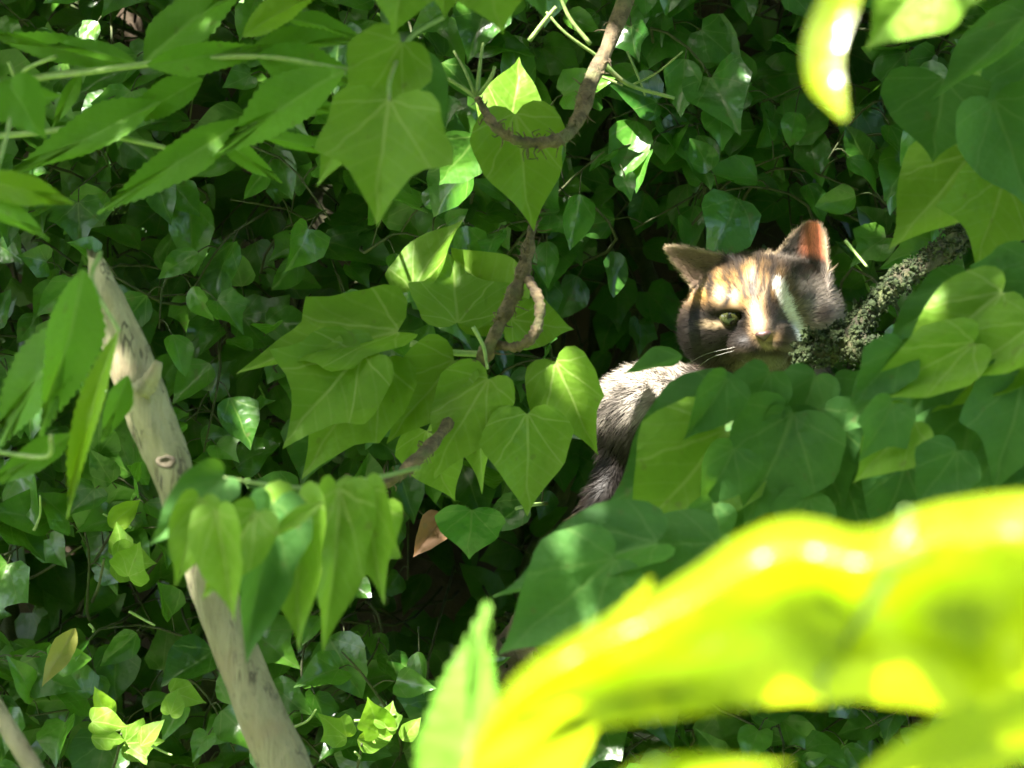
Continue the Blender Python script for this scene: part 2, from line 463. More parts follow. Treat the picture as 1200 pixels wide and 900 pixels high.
def bank():
    nx, nz = 120, 60
    v = []; f = []
    for j in range(nz + 1):
        for i in range(nx + 1):
            x = -3 + 6 * i / nx; z = -.05 + 3.0 * j / nz
            y = 3.50 + .10 * (z - 1.6) + .10 * mnoise.noise(Vector((x * 1.7, z * 1.7, 3))) + .05 * mnoise.noise(Vector((x * 6, z * 6, 8)))
            v.append((x, y, z))
    for j in range(nz):
        for i in range(nx):
            a = j * (nx + 1) + i
            f.append((a, a + 1, a + nx + 2, a + nx + 1))
    # top and back, so the bank has depth
    k = len(v); top = nz * (nx + 1)
    for i in range(nx + 1):
        x = -3 + 6 * i / nx; v.append((x, 5.5, 3.1)); 
    for i in range(nx): f.append((top + i, top + i + 1, k + i + 1, k + i))
    return mesh_from('earth_bank', v, f, M['earth'])
tag(link_mesh('earth_bank', bank()), 'dark earth bank behind the ivy', 'bank', kind='structure')

# ------------------------------------------------------------------ shade tree overhanging the bank (above the frame), crown opened along chosen sun rays
CAT_Y = 2.95
HEAD = P(890, 362, CAT_Y)
GAPS = []     # (point, radius): wanted sun spots; crown leaves are left out along their rays
def gap(px, py, Y, r): GAPS.append((P(px, py, Y), r))
gap(848, 322, 2.92, .024); gap(872, 330, 2.91, 0.027); gap(898, 335, 2.92, 0.024)
gap(884, 380, 2.90, 0.022); gap(914, 348, 2.91, .028); gap(925, 370, 2.91, .032); gap(935, 392, 2.91, .030); gap(950, 275, 2.93, 0.024)
gap(720, 465, 3.00, .036); gap(755, 455, 3.00, .045); gap(790, 440, 3.0, 0.030); gap(683, 585, 3.0, 0.027)
gap(150, 845, 2.95, .016); gap(430, 855, 2.95, .016)
gap(1175, 690, 2.9, 0.027)

def shade_tree():
    t = empty('shade_tree', (0.55, 4.3, 2.9), 'unseen leafy tree on the bank top, its crown shaped to shade and dapple the ivy and the cat', 'tree')
    mb = MB(); mb.tube([(0.55, 4.3, 2.8), (.5, 4.1, 3.6), (.3, 3.8, 4.3), (.1, 3.5, 4.9)], [.14, .11, .09, .05], 12, rough=.08)
    mb.build('trunk', M['old_bark'], t)
    rn = random.Random(11)
    lb = MB()
    roots = []
    for i in range(11):
        a = Vector((rn.uniform(.3, .5), rn.uniform(3.7, 4.0), rn.uniform(3.4, 3.9)))
        e = Vector((-1.5 + .25 * i + rn.uniform(-.08, .08), rn.uniform(2.0, 2.7), rn.uniform(2.30, 2.65)))
        m = a.lerp(e, .5) + Vector((0, .05, .22))
        lb.tube([a, m, e], [.03, .018, .006], 6, seed=i); roots.append((a, m, e))
    lb.build('limb', M['old_bark'], t)
    cr = MB()
    n = 0
    tries = 0
    while n < 12500 and tries < 120000:
        tries += 1
        p = Vector((rn.uniform(-2.1, 1.25), rn.uniform(1.66, 3.8), rn.uniform(2.16, 2.8)))
        if mnoise.noise(p * 2.2) < -.52: continue
        L = rn.uniform(.05, .085)
        ax = Vector((rn.gauss(0, 1), rn.gauss(-.2, 1), rn.gauss(-.25, .4))).normalized()
        c = p + ax * L * .5
        ok = True
        for g, r in GAPS:
            d = c - g; k = d.dot(SUN)
            if k > 0 and (d - SUN * k).length < r + L * .30: ok = False; break
        if not ok: continue
        nn = Vector((rn.gauss(0, .35), rn.gauss(-.1, .35), 1))
        v, f, u = leaf_geo('oval', rn.randrange(5), half=6, rings=1, fold=.12, droop=.15, wave=.03)
        cr.add(v, f, u, leaf_matrix(p, ax, nn, L, rn.uniform(.9, 1.2)), rn.random()); n += 1
    o = cr.build('crown', M['canopy'], t); o['kind'] = 'stuff'
shade_tree()

def sky_block_hedge():  # unseen hedge added behind the camera to cut low sky light
    e = empty('sky_block_hedge', (0, -3.2, 0), 'unseen tall green hedge added behind the camera to cut low sky light on the bank', 'hedge')
    rn = random.Random(2)
    nx, nz = 60, 30; v = []; f = []
    for j in range(nz + 1):
        for i in range(nx + 1):
            x = -7 + 14 * i / nx; z = 5.2 * j / nz
            y = -3.2 - .5 * max(0, j / nz - .8) + .22 * mnoise.noise(Vector((x * 1.3, z * 1.3, 1))) + .15 * mnoise.noise(Vector((x * 4, z * 4, 2)))
            v.append((x, y, z))
    for j in range(nz):
        for i in range(nx):
            a = j * (nx + 1) + i; f.append((a, a + nx + 1, a + nx + 2, a + 1))
    k = len(v); tp = nz * (nx + 1)
    for i in range(nx + 1): v.append((-7 + 14 * i / nx, -4.6, 5.1))
    for i in range(nx + 1): v.append((-7 + 14 * i / nx, -4.7, 0))
    for i in range(nx):
        f.append((tp + i, k + i, k + i + 1, tp + i + 1)); f.append((k + i, k + nx + 1 + i, k + nx + 2 + i, k + i + 1))
    link_mesh('dense_growth', mesh_from('dense_growth', v, f, M['soil']), e)
    mb = MB()
    for i in range(5000):
        x, z = rn.uniform(-7, 7), rn.uniform(0, 5.2)
        L = rn.uniform(.08, .16)
        gv, gf, gu = leaf_geo('oval', rn.randrange(5), half=6, rings=1, fold=.12, droop=.15, wave=.03)
        mb.add(gv, gf, gu, leaf_matrix(Vector((x, -3.15 + rn.uniform(-.1, .15), z)), Vector((rn.gauss(0, 1), rn.uniform(-.2, .8), rn.gauss(-.3, .6))), Vector((rn.gauss(0, .5), 1, rn.gauss(.6, .4))), L, 1.1), rn.random())
    o = mb.build('foliage', M['canopy'], e); o['kind'] = 'stuff'
sky_block_hedge()

# ------------------------------------------------------------------ ivy covering the bank
REG = [  # name of the patch: pixel centre, label, material
 ((180, 110), 'dark ivy climbing the bank behind the long toothed leaves of the upper left corner', 'ivy'),
 ((520, 90), 'ivy patch around the top end of the bent woody vine', 'ivy'),
 ((850, 140), 'glossy small-leaved ivy with yellowish twigs directly above the cat', 'ivy_glossy'),
 ((140, 450), 'shaded ivy surrounding the top half of the broken pale pole', 'ivy'),
 ((430, 400), 'dark ivy in the gap between the broken pole and the pale rosette of leaves', 'ivy'),
 ((110, 770), 'ivy with thin curling stems below the toothed hanging leaves, beside the pole foot', 'ivy'),
 ((450, 760), 'dark broad-leaved ivy between the pole foot and the glowing yellow leaves', 'ivy'),
 ((700, 330), 'dark ivy between the hanging heart-shaped leaf and the cat face', 'ivy_glossy'),
 ((1110, 330), 'ivy in shade behind the mossy twig and the large leaves beside the cat', 'ivy'),
]
HOLES = [(110, 15, 110, 30), (240, 120, 45, 38), (250, 250, 70, 30), (395, 300, 60, 50), (870, 25, 60, 40), (700, 150, 60, 50), (700, 330, 50, 60),
         (760, 380, 55, 45), (20, 340, 50, 70), (230, 745, 75, 85), (500, 700, 85, 95), (560, 740, 70, 70), (610, 640, 90, 60), (660, 560, 60, 60), (1000, 150, 40, 60),
         (40, 700, 60, 50), (880, 290, 60, 25), (370, 400, 40, 40), (330, 480, 40, 40), (980, 40, 30, 50), (1045, 245, 30, 35)]
def hole(px, py):
    return any(((px - a) / c) ** 2 + ((py - b) / d) ** 2 < 1 for a, b, c, d in HOLES)

def ivy_cover():
    rn = random.Random(21)
    plants = []
    for (c, lab, mat) in REG:
        e = empty('climbing_ivy', P(c[0], c[1] + 120, 3.3), lab, 'ivy', 'ivy covering the bank')
        plants.append([e, MB(), MB(), 0, mat])
    kinds = ['heart', 'oval', 'lobed', 'oval', 'heart', 'oval', 'oval', 'oval2']
    def one_leaf(base, ax, nn, L, w, px, py, mat, inside, pl, layer):
        kind = rn.choice(kinds); sd = rn.randrange(6)
        Mx = leaf_matrix(base, ax, nn, L, w)
        if inside and layer == 0 and pl[3] < 298:
            link_mesh('leaf', leaf_mesh(kind, sd, mat, half=8, rings=2, fold=.22, droop=.2, wave=.10), pl[0], Mx); pl[3] += 1
        else:
            v, f, u = leaf_geo(kind, sd, half=8, rings=2, fold=.14, droop=.15, wave=.06)
            pl[2].add(v, f, u, Mx, rn.random())
    step = 47
    spots = []
    for layer, (x0, x1, y0, y1, st) in enumerate([(-60, 1260, -60, 960, step), (-620, 1820, -420, 1320, 66)]):
        yy = y0
        while yy < y1:
            xx = x0
            while xx < x1:
                spots.append((xx + rn.uniform(-.6, .6) * st, yy + rn.uniform(-.6, .6) * st, layer)); xx += st
            yy += st
    for px, py, layer in spots:
        inside = -30 < px < 1230 and -30 < py < 930
        if layer == 0:
            if hole(px, py) and rn.random() < .7: continue
            if px > 640 and 690 < py < 790: continue
            Y = rn.uniform(3.07, 3.24)
            if 650 < px < 1010 and 280 < py < 700: continue
        else:
            Y = rn.uniform(3.26, 3.40) if inside else rn.uniform(3.05, 3.35)
            if inside and hole(px, py) and rn.random() < .35: continue
        pl = min(plants, key=lambda q: 0) if False else plants[min(range(len(REG)), key=lambda i: (REG[i][0][0] - px) ** 2 + ((REG[i][0][1] - py) * 1.1) ** 2)]
        mat = pl[4]
        ang = rn.gauss(-90, 75) if rn.random() < .7 else rn.uniform(0, 360)
        dv = Vector((math.cos(math.radians(ang)), -.5, math.sin(math.radians(ang)) * .8)).normalized()
        L = rn.uniform(.05, .11)
        root = P(px, py, Y) - dv * L * .5 + Vector((0, .03, 0))
        mid = root + dv * L * .5 + Vector((rn.gauss(0, .008), rn.gauss(0, .008), .01))
        end = root + dv * L
        twig_path = [root + Vector((rn.gauss(0, .02), .12, rn.gauss(0, .03))), root, mid, end]; grown = 0
        nl = rn.choice([3, 4, 4, 5])
        big = rn.uniform(.85, 1.2)
        for k in range(nl):
            t = (k + .7) / nl
            q = root.lerp(mid, t * 2) if t < .5 else mid.lerp(end, t * 2 - 1)
            sd = 1 if k % 2 else -1
            side = dv.cross(Vector((0, -1, .2))).normalized() * sd
            ax = (side * rn.uniform(.5, 1.1) + dv * rn.uniform(.2, .9) + Vector((rn.gauss(0, .35), rn.uniform(-.45, .1), rn.gauss(-.35, .35)))).normalized()
            stl = rn.uniform(.012, .03)
            b = q + (ax + Vector((0, -.5, .35))).normalized() * stl
            nn = Vector((rn.gauss(0, .55), -1, rn.gauss(.55, .5)))
            Ls = rn.uniform(.024, .052) * big * (1 - .25 * t)
            bx, by = to_px(b + ax * Ls * .5)
            if 770 < bx < 1000 and 255 < by < 450 and b.y < 3.10: continue
            if 680 < bx < 1000 and 420 < by < 690 and b.y < 3.24: continue
            if hole(bx, by) and layer == 0 and rn.random() < .5: continue
            ins = -20 < bx < 1220 and -20 < by < 920
            pl[1].tube([q, q.lerp(b, .5) + Vector((0, -.002, .003)), b], [.0006, .0005, .0005], 4, n=4)
            grown += 1
            one_leaf(b, ax, nn, Ls, rn.uniform(.85, 1.15), bx, by, mat, ins, pl, layer)
        if grown > 1:
            pl[1].tube(twig_path, [.0012, .0011, .0009, .0006], 5, n=8)
    # old woody climbers on the bank
    for i in range(16):
        x = rn.uniform(-80, 1280)
        q = [(x + rn.gauss(0, 25) + k * rn.uniform(-25, 25), 1150 - 200 * k, rn.uniform(3.33, 3.42)) for k in range(8)]
        r = rn.uniform(.004, .010)
        pl = plants[min(range(len(REG)), key=lambda i: abs(REG[i][0][0] - x))]
        pl[1].tube([P(*w) for w in q], [r, r * .8], 7, n=40, rough=.25, seed=i)
    for e, tw, fo, k, mat in plants:
        tw.build('twigs', M['dark_twig'], e)
        if fo.v:
            o = fo.build('foliage', M[mat], e); o['kind'] = 'stuff'
ivy_cover()

# ------------------------------------------------------------------ the bent vine and its leaves
def vine_bent():
    e = empty('ivy_vine', P(735, 0, 2.86), 'bent brown woody vine curving up behind one hanging heart-shaped leaf', 'vine')
    rings = lambda t: 1 + (.16 * math.sin(t * 120) if t > .55 else .05 * math.sin(t * 60)) + .1 * math.sin(t * 23)
    stem(e, 'woody_stem', [(742, -30, 2.9), (718, 40, 2.87), (692, 98, 2.84), (676, 142, 2.81), (655, 163, 2.785), (612, 166, 2.775), (582, 150, 2.78), (560, 116, 2.80)],
         [10.5, 10, 9.5, 8.5, 7, 6, 5.5, 4.5], 'vine', 10, rough=.12, bump=rings, seed=4, n=70)
    hero(e, 'heart', (604, 134), (624, 271), 2.80, w=.86, dy=-.004, roll=-6, stalk=[(560, 116), (572, 103), (590, 108), (600, 122)], stalk_r=2.4, fold=.08, droop=.06, wave=.03)
    hero(e, 'heart', (596, 158), (612, 64), 2.86, w=.90, dy=.02, mat='ivy_light', droop=.05, fold=.05, roll=15)
    hero(e, 'oval', (560, 160), (512, 216), 2.90, w=1.3, mat='ivy', dy=.01)
    hero(e, 'oval', (548, 190), (505, 255), 2.93, w=1.2, mat='ivy', dy=.01, roll=25)
    rootlets(e, [(742, -30, 2.9), (718, 40, 2.87), (692, 98, 2.84), (676, 142, 2.81), (655, 163, 2.785), (612, 166, 2.775), (582, 150, 2.78), (560, 116, 2.80)], 9, 130, 4)
    # green side twigs
    for k, (pts, r) in enumerate([([(700, 66, 2.88), (735, 98, 2.89), (790, 115, 2.9)], (4.5, 3)), ([(692, 52, 2.88), (668, 22, 2.88), (655, -8, 2.88)], (4, 3)), ([(706, 70, 2.88), (664, 40, 2.87), (640, 14, 2.87)], (3, 2.2)),
                     ([(560, 116, 2.80), (538, 100, 2.80), (510, 86, 2.80), (478, 82, 2.80)], (4, 2.6)), ([(559, 112, 2.80), (562, 80, 2.80), (566, 50, 2.80)], (4, 2.2)),
                     ([(556, 110, 2.80), (546, 85, 2.80), (532, 60, 2.81)], (3, 2)), ([(562, 110, 2.80), (575, 92, 2.79), (580, 78, 2.79)], (3.4, 3)), ([(620, 48, 2.84), (640, 22, 2.84), (652, 8, 2.84)], (4, 3.4)), ([(735, 60, 2.9), (750, 95, 2.9), (756, 112, 2.9)], (2, 1.6)),
                     ([(740, 100, 2.9), (770, 85, 2.9), (800, 60, 2.9)], (2, 1.6)), ([(700, 88, 2.88), (730, 100, 2.88)], (2.4, 2.4))]):
        stem(e, 'green_twig', pts, [q * .72 for q in r], 'twig', 6, seed=k)
vine_bent()

def vine_centre():
    e = empty('ivy_vine', P(580, 400, 2.85), 'knobbly lower vine with a rosette of pale pointed leaves on long stalks', 'vine')
    kn = lambda t: 1 + .16 * math.sin(t * 95) + .12 * math.sin(t * 41 + 1)
    stem(e, 'woody_stem', [(628, 240, 2.84), (622, 275, 2.815), (612, 320, 2.805), (594, 362, 2.80), (576, 400, 2.795), (556, 440, 2.80), (530, 490, 2.79), (492, 535, 2.755), (450, 566, 2.755), (385, 580, 2.78)],
         [4.5, 6, 8, 8.5, 8.5, 9, 8, 7.5, 7, 5], 'vine', 10, rough=.22, bump=kn, seed=9, n=90)
    stem(e, 'woody_stem', [(618, 325, 2.805), (632, 355, 2.795), (628, 388, 2.79), (608, 406, 2.79), (575, 404, 2.80)], [5.5, 6.5, 6.5, 6, 5], 'vine', 9, rough=.22, bump=kn, seed=3, n=40)
    C = (481, 400)
    rootlets(e, [(628, 240, 2.84), (622, 275, 2.815), (612, 320, 2.805), (594, 362, 2.80), (576, 400, 2.795), (556, 440, 2.80), (530, 490, 2.80), (492, 535, 2.775), (450, 566, 2.78), (385, 580, 2.80)], 8, 170, 6)
    stem(e, 'green_twig', [(481, 402, 2.83), (520, 412, 2.83), (565, 415, 2.835)], (4.5, 4, 4), 'petiole', 7)
    hero(e, 'lobed', (536, 378), (530, 292), 2.83, w=1.25, roll=10, dy=.012, stalk=[C, (498, 382), (520, 376)], stalk_r=2.2, wave=.04)
    hero(e, 'oval', (604, 385), (524, 290), 2.845, w=1.15, roll=-12, dy=.01)
    hero(e, 'heart', (484, 340), (538, 250), 2.845, w=.72, roll=-25, dy=.01, stalk=[C, (483, 375), (485, 352)], stalk_r=2.0)
    hero(e, 'lobed', (466, 386), (276, 424), 2.80, w=.58, roll=28, dy=-.02, stalk=[C, (474, 394)], stalk_r=2.6, droop=.16)
    hero(e, 'lobed', (424, 416), (326, 520), 2.785, w=.92, roll=12, dy=-.02, stalk=[C, (462, 403), (440, 406)], stalk_r=2.6, droop=.08)
    hero(e, 'lobed', (446, 420), (352, 560), 2.80, w=.80, roll=-8, dy=-.01, stalk=[C, (464, 406)], stalk_r=2.2)
    hero(e, 'heart', (532, 422), (452, 518), 2.80, w=.80, roll=-6, dy=-.01, stalk=[(556, 405), (545, 412)], stalk_r=2.2)
    hero(e, 'heart', (572, 444), (503, 558), 2.79, w=.74, roll=6, dy=-.012, stalk=[(584, 425), (578, 436)], stalk_r=2.4, fold=.1)
    hero(e, 'heart', (617, 486), (622, 604), 2.785, w=.93, roll=-4, dy=-.01, stalk=[(600, 440), (611, 460), (615, 475)], stalk_r=2.2, fold=.08)
    hero(e, 'lobed', (652, 424), (698, 534), 2.80, w=.82, roll=14, dy=-.005, stalk=[(628, 398), (640, 412)], stalk_r=2.0)
    hero(e, 'heart', (600, 374), (673, 386), 2.835, w=1.0, roll=10, dy=.0)
    hero(e, 'heart', (500, 505), (528, 590), 2.87, w=.95, roll=20, dy=-.0)
    hero(e, 'lobed', (560, 470), (560, 580), 2.86, w=.6, roll=35)
vine_centre()

def spray(name, label, cat, loc, leaves, stems=(), group=None):
    e = empty(name, loc, label, cat, group)
    for s in stems:
        stem(e, s.get('name', 'green_twig'), s['p'], s['r'], s.get('m', 'petiole'), 7, rough=s.get('rough', 0), seed=2)
    for l in leaves:
        l = dict(l); hero(e, l.pop('k'), l.pop('b'), l.pop('t'), l.pop('Y'), **l)
    return e

D = dict
spray('ivy_spray', 'drooping pale lobed ivy leaf hanging left of the heart-shaped leaf', 'ivy', P(450, 60, 2.55), [
    D(k='lobed', b=(456, 118), t=(436, 262), Y=2.5, w=1.1, roll=8, mat='ivy_light', dy=-.01),
    D(k='heart', b=(470, 50), t=(410, 150), Y=2.53, w=.9, roll=-18, mat='ivy_light'),
    D(k='heart', b=(440, 130), t=(362, 212), Y=2.54, w=.6, roll=30, mat='ivy_light'),
    D(k='oval', b=(480, 60), t=(520, 150), Y=2.56, w=.9, roll=-10, mat='ivy_grey')],
    [D(p=[(520, 20, 2.6), (480, 45, 2.55), (458, 90, 2.52), (456, 118, 2.5)], r=(3, 2.4))])
spray('ivy_spray', 'pair of blurred pale ivy leaves at the top edge beside the vine', 'ivy', P(550, -30, 2.5), [
    D(k='heart', b=(475, -45), t=(462, 42), Y=2.5, w=1.1, mat='ivy_light', roll=-20),
    D(k='heart', b=(570, -55), t=(585, 40), Y=2.5, w=1.2, mat='ivy_light', roll=12),
    D(k='lobed', b=(610, -40), t=(640, 20), Y=2.55, w=.9, mat='ivy_grey', roll=-20),
    D(k='heart', b=(520, -45), t=(522, 22), Y=2.55, w=1.0, mat='ivy_light', roll=-20)],
    [D(p=[(420, -60, 2.56), (520, -50, 2.52), (650, -60, 2.56)], r=(4, 4))])
spray('ivy_spray', 'cluster of large overlapping heart-shaped leaves beside the top right edge', 'ivy', P(1120, 80, 2.7), [
    D(k='heart', b=(1106, 92), t=(1092, 190), Y=2.62, w=1.55, mat='ivy_grey', roll=6),
    D(k='heart', b=(1165, 118), t=(1212, 250), Y=2.60, w=1.0, mat='ivy_grey', roll=-8),
    D(k='heart', b=(1140, 182), t=(1040, 290), Y=2.66, w=.85, mat='ivy_light', roll=14),
    D(k='lobed', b=(1178, 205), t=(1142, 322), Y=2.64, w=1.0, mat='ivy_light', roll=-12),
    D(k='heart', b=(1205, 22), t=(1085, 112), Y=2.58, w=.55, mat='ivy_grey', roll=30),
    D(k='heart', b=(1215, 60), t=(1150, 180), Y=2.64, w=.8, mat='ivy_grey', roll=-12),
    D(k='heart', b=(1130, 70), t=(1195, 130), Y=2.67, w=.9, mat='ivy_light', roll=-12),
    D(k='oval', b=(1205, 180), t=(1195, 290), Y=2.68, w=1.1, mat='ivy_light', roll=-12)],
    [D(p=[(1240, -20, 2.72), (1190, 60, 2.7), (1160, 140, 2.7), (1180, 230, 2.7)], r=(6, 5, 4), m='vine')])
spray('ivy_spray', 'big blurred light green leaf hanging at the top edge above the large dark leaf', 'ivy', P(1110, -20, 2.2), [
    D(k='heart', b=(1105, -40), t=(1012, 56), Y=2.1, w=.95, mat='ivy_light', roll=-10),
    D(k='heart', b=(1150, -50), t=(1095, 36), Y=2.15, w=.8, mat='ivy_light', roll=18)],
    [D(p=[(1200, -60, 2.2), (1150, -55, 2.15), (1100, -45, 2.1)], r=(4, 3))])
spray('ivy_spray', 'broad dark leaves spread over the cat body just below its chin', 'ivy', P(880, 520, 2.700), [
    D(k='heart', b=(872, 488), t=(704, 590), Y=2.620, w=.80, mat='ivy_grey', roll=6),
    D(k='heart', b=(850, 505), t=(735, 648), Y=2.600, w=.88, mat='ivy_light', roll=-8),
    D(k='heart', b=(985, 486), t=(820, 462), Y=2.630, w=.50, mat='ivy_grey', roll=16),
    D(k='heart', b=(930, 484), t=(872, 620), Y=2.590, w=1.05, mat='ivy_grey', roll=-6),
    D(k='lobed', b=(960, 480), t=(985, 600), Y=2.600, w=1.0, mat='ivy_grey', roll=8),
    D(k='heart', b=(830, 560), t=(700, 625), Y=2.640, w=.6, mat='ivy_light', roll=-25),
    D(k='oval', b=(800, 420), t=(728, 430), Y=2.700, w=.8, mat='ivy_grey', roll=40),
    D(k='heart', b=(905, 560), t=(870, 660), Y=2.620, w=1.2, mat='ivy_grey', roll=10),
    D(k='heart', b=(990, 560), t=(950, 660), Y=2.610, w=1.1, mat='ivy_grey', roll=-14),
    *[D(k=('heart', 'lobed', 'heart')[i % 3], b=(x + 22, y - 34), t=(x - 26 + 9 * (i % 4), y + 40), Y=2.57 + .02 * (i % 5), w=.8 + .1 * (i % 3), mat='ivy_light' if i == 9 else 'ivy_grey', roll=-24 + 13 * (i % 5))
      for i, (x, y) in enumerate([(830, 478), (880, 470), (935, 474), (985, 478), (775, 545), (838, 560), (905, 520), (960, 545), (1000, 590), (745, 610), (815, 625), (925, 615), (865, 640)])],
    D(k='heart', b=(800, 600), t=(760, 690), Y=2.640, w=1.1, mat='ivy_grey', roll=-14)],
    [D(p=[(1010, 640, 2.720), (960, 520, 2.690), (900, 480, 2.680), (840, 500, 2.680)], r=(6, 5, 3.5), m='vine')])
spray('ivy_spray', 'heap of broad leaves with one pale small leaf below the mossy twig', 'ivy', P(1120, 560, 2.660), [
    D(k='heart', b=(1070, 494), t=(1000, 566), Y=2.540, w=.85, mat='ivy_light', roll=-5, stalk=[(1095, 470), (1080, 486)]),
    D(k='heart', b=(1140, 480), t=(1108, 615), Y=2.560, w=1.05, mat='ivy_grey', roll=14),
    D(k='lobed', b=(1200, 440), t=(1165, 580), Y=2.540, w=1.0, mat='ivy_grey', roll=-8),
    D(k='heart', b=(1090, 430), t=(975, 500), Y=2.580, w=.8, mat='ivy_grey', roll=10),
    *[D(k=('heart', 'lobed', 'heart')[i % 3], b=(x + 26, y - 32), t=(x - 30 + 9 * (i % 4), y + 38), Y=2.53 + .02 * (i % 5), w=.8 + .1 * (i % 3), mat='ivy_light' if i == 2 else 'ivy_grey', roll=-20 + 12 * (i % 5))
      for i, (x, y) in enumerate([(1030, 440), (1085, 455), (1140, 430), (1185, 470), (1050, 590), (1095, 560), (1150, 545), (1190, 585), (1120, 625), (1180, 520), (1020, 505)])],
    D(k='heart', b=(1060, 545), t=(1030, 640), Y=2.600, w=1.1, mat='ivy_grey', roll=-10),
    D(k='heart', b=(1215, 540), t=(1170, 640), Y=2.580, w=1.0, mat='ivy_grey', roll=-6),
    D(k='heart', b=(1040, 450), t=(1010, 545), Y=2.610, w=1.2, mat='ivy_grey', roll=-6),
    D(k='heart', b=(1200, 420), t=(1085, 475), Y=2.550, w=.7, mat='ivy_light', roll=25)],
    [D(p=[(1230, 640, 2.700), (1160, 540, 2.660), (1110, 470, 2.630), (1060, 430, 2.630)], r=(6, 5, 3.5), m='vine')])
spray('ivy_spray', 'soft light green leaves lying along the lower side of the mossy twig', 'ivy', P(1150, 360, 2.6), [
    D(k='heart', b=(1175, 345), t=(1040, 440), Y=2.55, w=.62, mat='ivy_light', roll=14),
    D(k='heart', b=(1140, 402), t=(1000, 472), Y=2.53, w=.55, mat='ivy_light', roll=-16),
    D(k='heart', b=(1130, 335), t=(1030, 402), Y=2.58, w=.55, mat='ivy_grey', roll=10),
    D(k='lobed', b=(1205, 305), t=(1130, 385), Y=2.57, w=.80, mat='ivy_grey', roll=-12),
    D(k='heart', b=(1215, 380), t=(1105, 448), Y=2.53, w=.7, mat='ivy_light', roll=12),
    D(k='heart', b=(1215, 330), t=(1190, 440), Y=2.56, w=.9, mat='ivy_grey', roll=12)],
    [D(p=[(1260, 300, 2.65), (1190, 330, 2.59), (1140, 370, 2.57)], r=(4, 3, 2), m='twig')])
spray('ivy_spray', 'soft clump of drooping blurred leaves between the broken pole and the pale rosette', 'ivy', P(390, 560, 2.480), [
    D(k='lobed', b=(428, 568), t=(446, 712), Y=2.420, w=.60, mat='ivy_light', roll=18),
    D(k='heart', b=(398, 575), t=(384, 768), Y=2.410, w=.48, mat='ivy_light', roll=-22),
    D(k='heart', b=(350, 580), t=(345, 765), Y=2.390, w=.55, mat='ivy_light', roll=14),
    D(k='heart', b=(318, 590), t=(292, 780), Y=2.380, w=.50, mat='ivy_grey', roll=-24),
    D(k='lance', b=(382, 588), t=(288, 642), Y=2.350, w=.34, mat='ivy_light', roll=10),
    D(k='heart', b=(300, 600), t=(236, 705), Y=2.350, w=.62, mat='ivy_light', roll=-14),
    D(k='heart', b=(262, 560), t=(172, 640), Y=2.380, w=.62, mat='ivy_grey', roll=-14),
    D(k='heart', b=(235, 585), t=(205, 690), Y=2.350, w=.6, mat='ivy_light', roll=-14),
    D(k='heart', b=(255, 600), t=(272, 730), Y=2.330, w=.55, mat='ivy_light', roll=12),
    D(k='lobed', b=(440, 590), t=(415, 700), Y=2.460, w=.7, mat='ivy_light', roll=-30)],
    [D(p=[(490, 548, 2.580), (430, 562, 2.460), (350, 572, 2.410), (262, 560, 2.390)], r=(3, 2.6, 2))])
spray('ivy_spray', 'grey-green blurred leaf between the dark hollow and the tip of the glowing leaf', 'ivy', P(700, 720, 2.5), [
    D(k='heart', b=(770, 640), t=(572, 690), Y=2.5, w=.62, mat='ivy_grey', roll=20),
    D(k='heart', b=(720, 655), t=(585, 770), Y=2.48, w=.8, mat='ivy_grey', roll=-8),
    D(k='heart', b=(840, 640), t=(700, 720), Y=2.52, w=.8, mat='ivy_grey', roll=8),
    D(k='heart', b=(660, 700), t=(640, 790), Y=2.5, w=.9, mat='ivy_grey', roll=8)],
    [D(p=[(860, 720, 2.6), (800, 660, 2.55), (740, 650, 2.52)], r=(4, 4, 3), m='twig')])

# toothed leaves of the upper left
EL = D(half=40, rings=4, teeth=.015, fold=.16, droop=.16, wave=.06)
def el(b, t, Y, w=1.0, roll=0, mat='elder', dy=0., **kw):
    return D(k='lance', b=b, t=t, Y=Y, w=w, roll=roll, mat=mat, dy=dy, **{**EL, **kw})
spray('toothed_branch', 'branch of long toothed leaves fanning out from a pale joint near the top left', 'branch', P(0, 100, 2.65), [
    el((168, 74), (310, -50), 2.62, .85, -18), el((172, 76), (330, 55), 2.60, .50, 25), el((290, 62), (425, 38), 2.61, .62, -20), el((300, 66), (432, 92), 2.60, .85, 12),
    el((405, 84), (240, 172), 2.57, .80, 10), el((290, 140), (110, 250), 2.58, .50, -15), el((160, 74), (50, 42), 2.62, .55, 20), el((150, 76), (-25, 34), 2.63, .42, -15),
    el((285, 44), (392, -30), 2.60, .70, -10, mat='bright'), el((238, 92), (130, 150), 2.63, .70, -15), el((190, 122), (-10, 202), 2.63, .48, 14), el((300, 160), (420, 175), 2.64, .5, -20),
    el((255, 160), (330, 215), 2.66, .6, 15), el((330, 20), (440, 45), 2.64, .5, -20), el((300, 120), (415, 130), 2.66, .5, 20), el((95, 86), (60, 150), 2.65, .6, -10)],
    [D(p=[(-30, 112, 2.66), (40, 92, 2.64), (105, 84, 2.62), (168, 76, 2.61), (300, 66, 2.60), (410, 82, 2.58)], r=(5, 4.5, 4, 2.4)), D(p=[(-30, 162, 2.66), (40, 156, 2.65), (90, 152, 2.64), (180, 170, 2.63), (225, 182, 2.63)], r=(4.2, 3.6, 2.6)),
     D(p=[(10, 72, 2.64), (20, 92, 2.64), (32, 80, 2.63), (66, 66, 2.62)], r=(2.6, 2.6)), D(p=[(405, 84, 2.58), (350, 120, 2.58), (290, 140, 2.58)], r=(2.4, 2))])
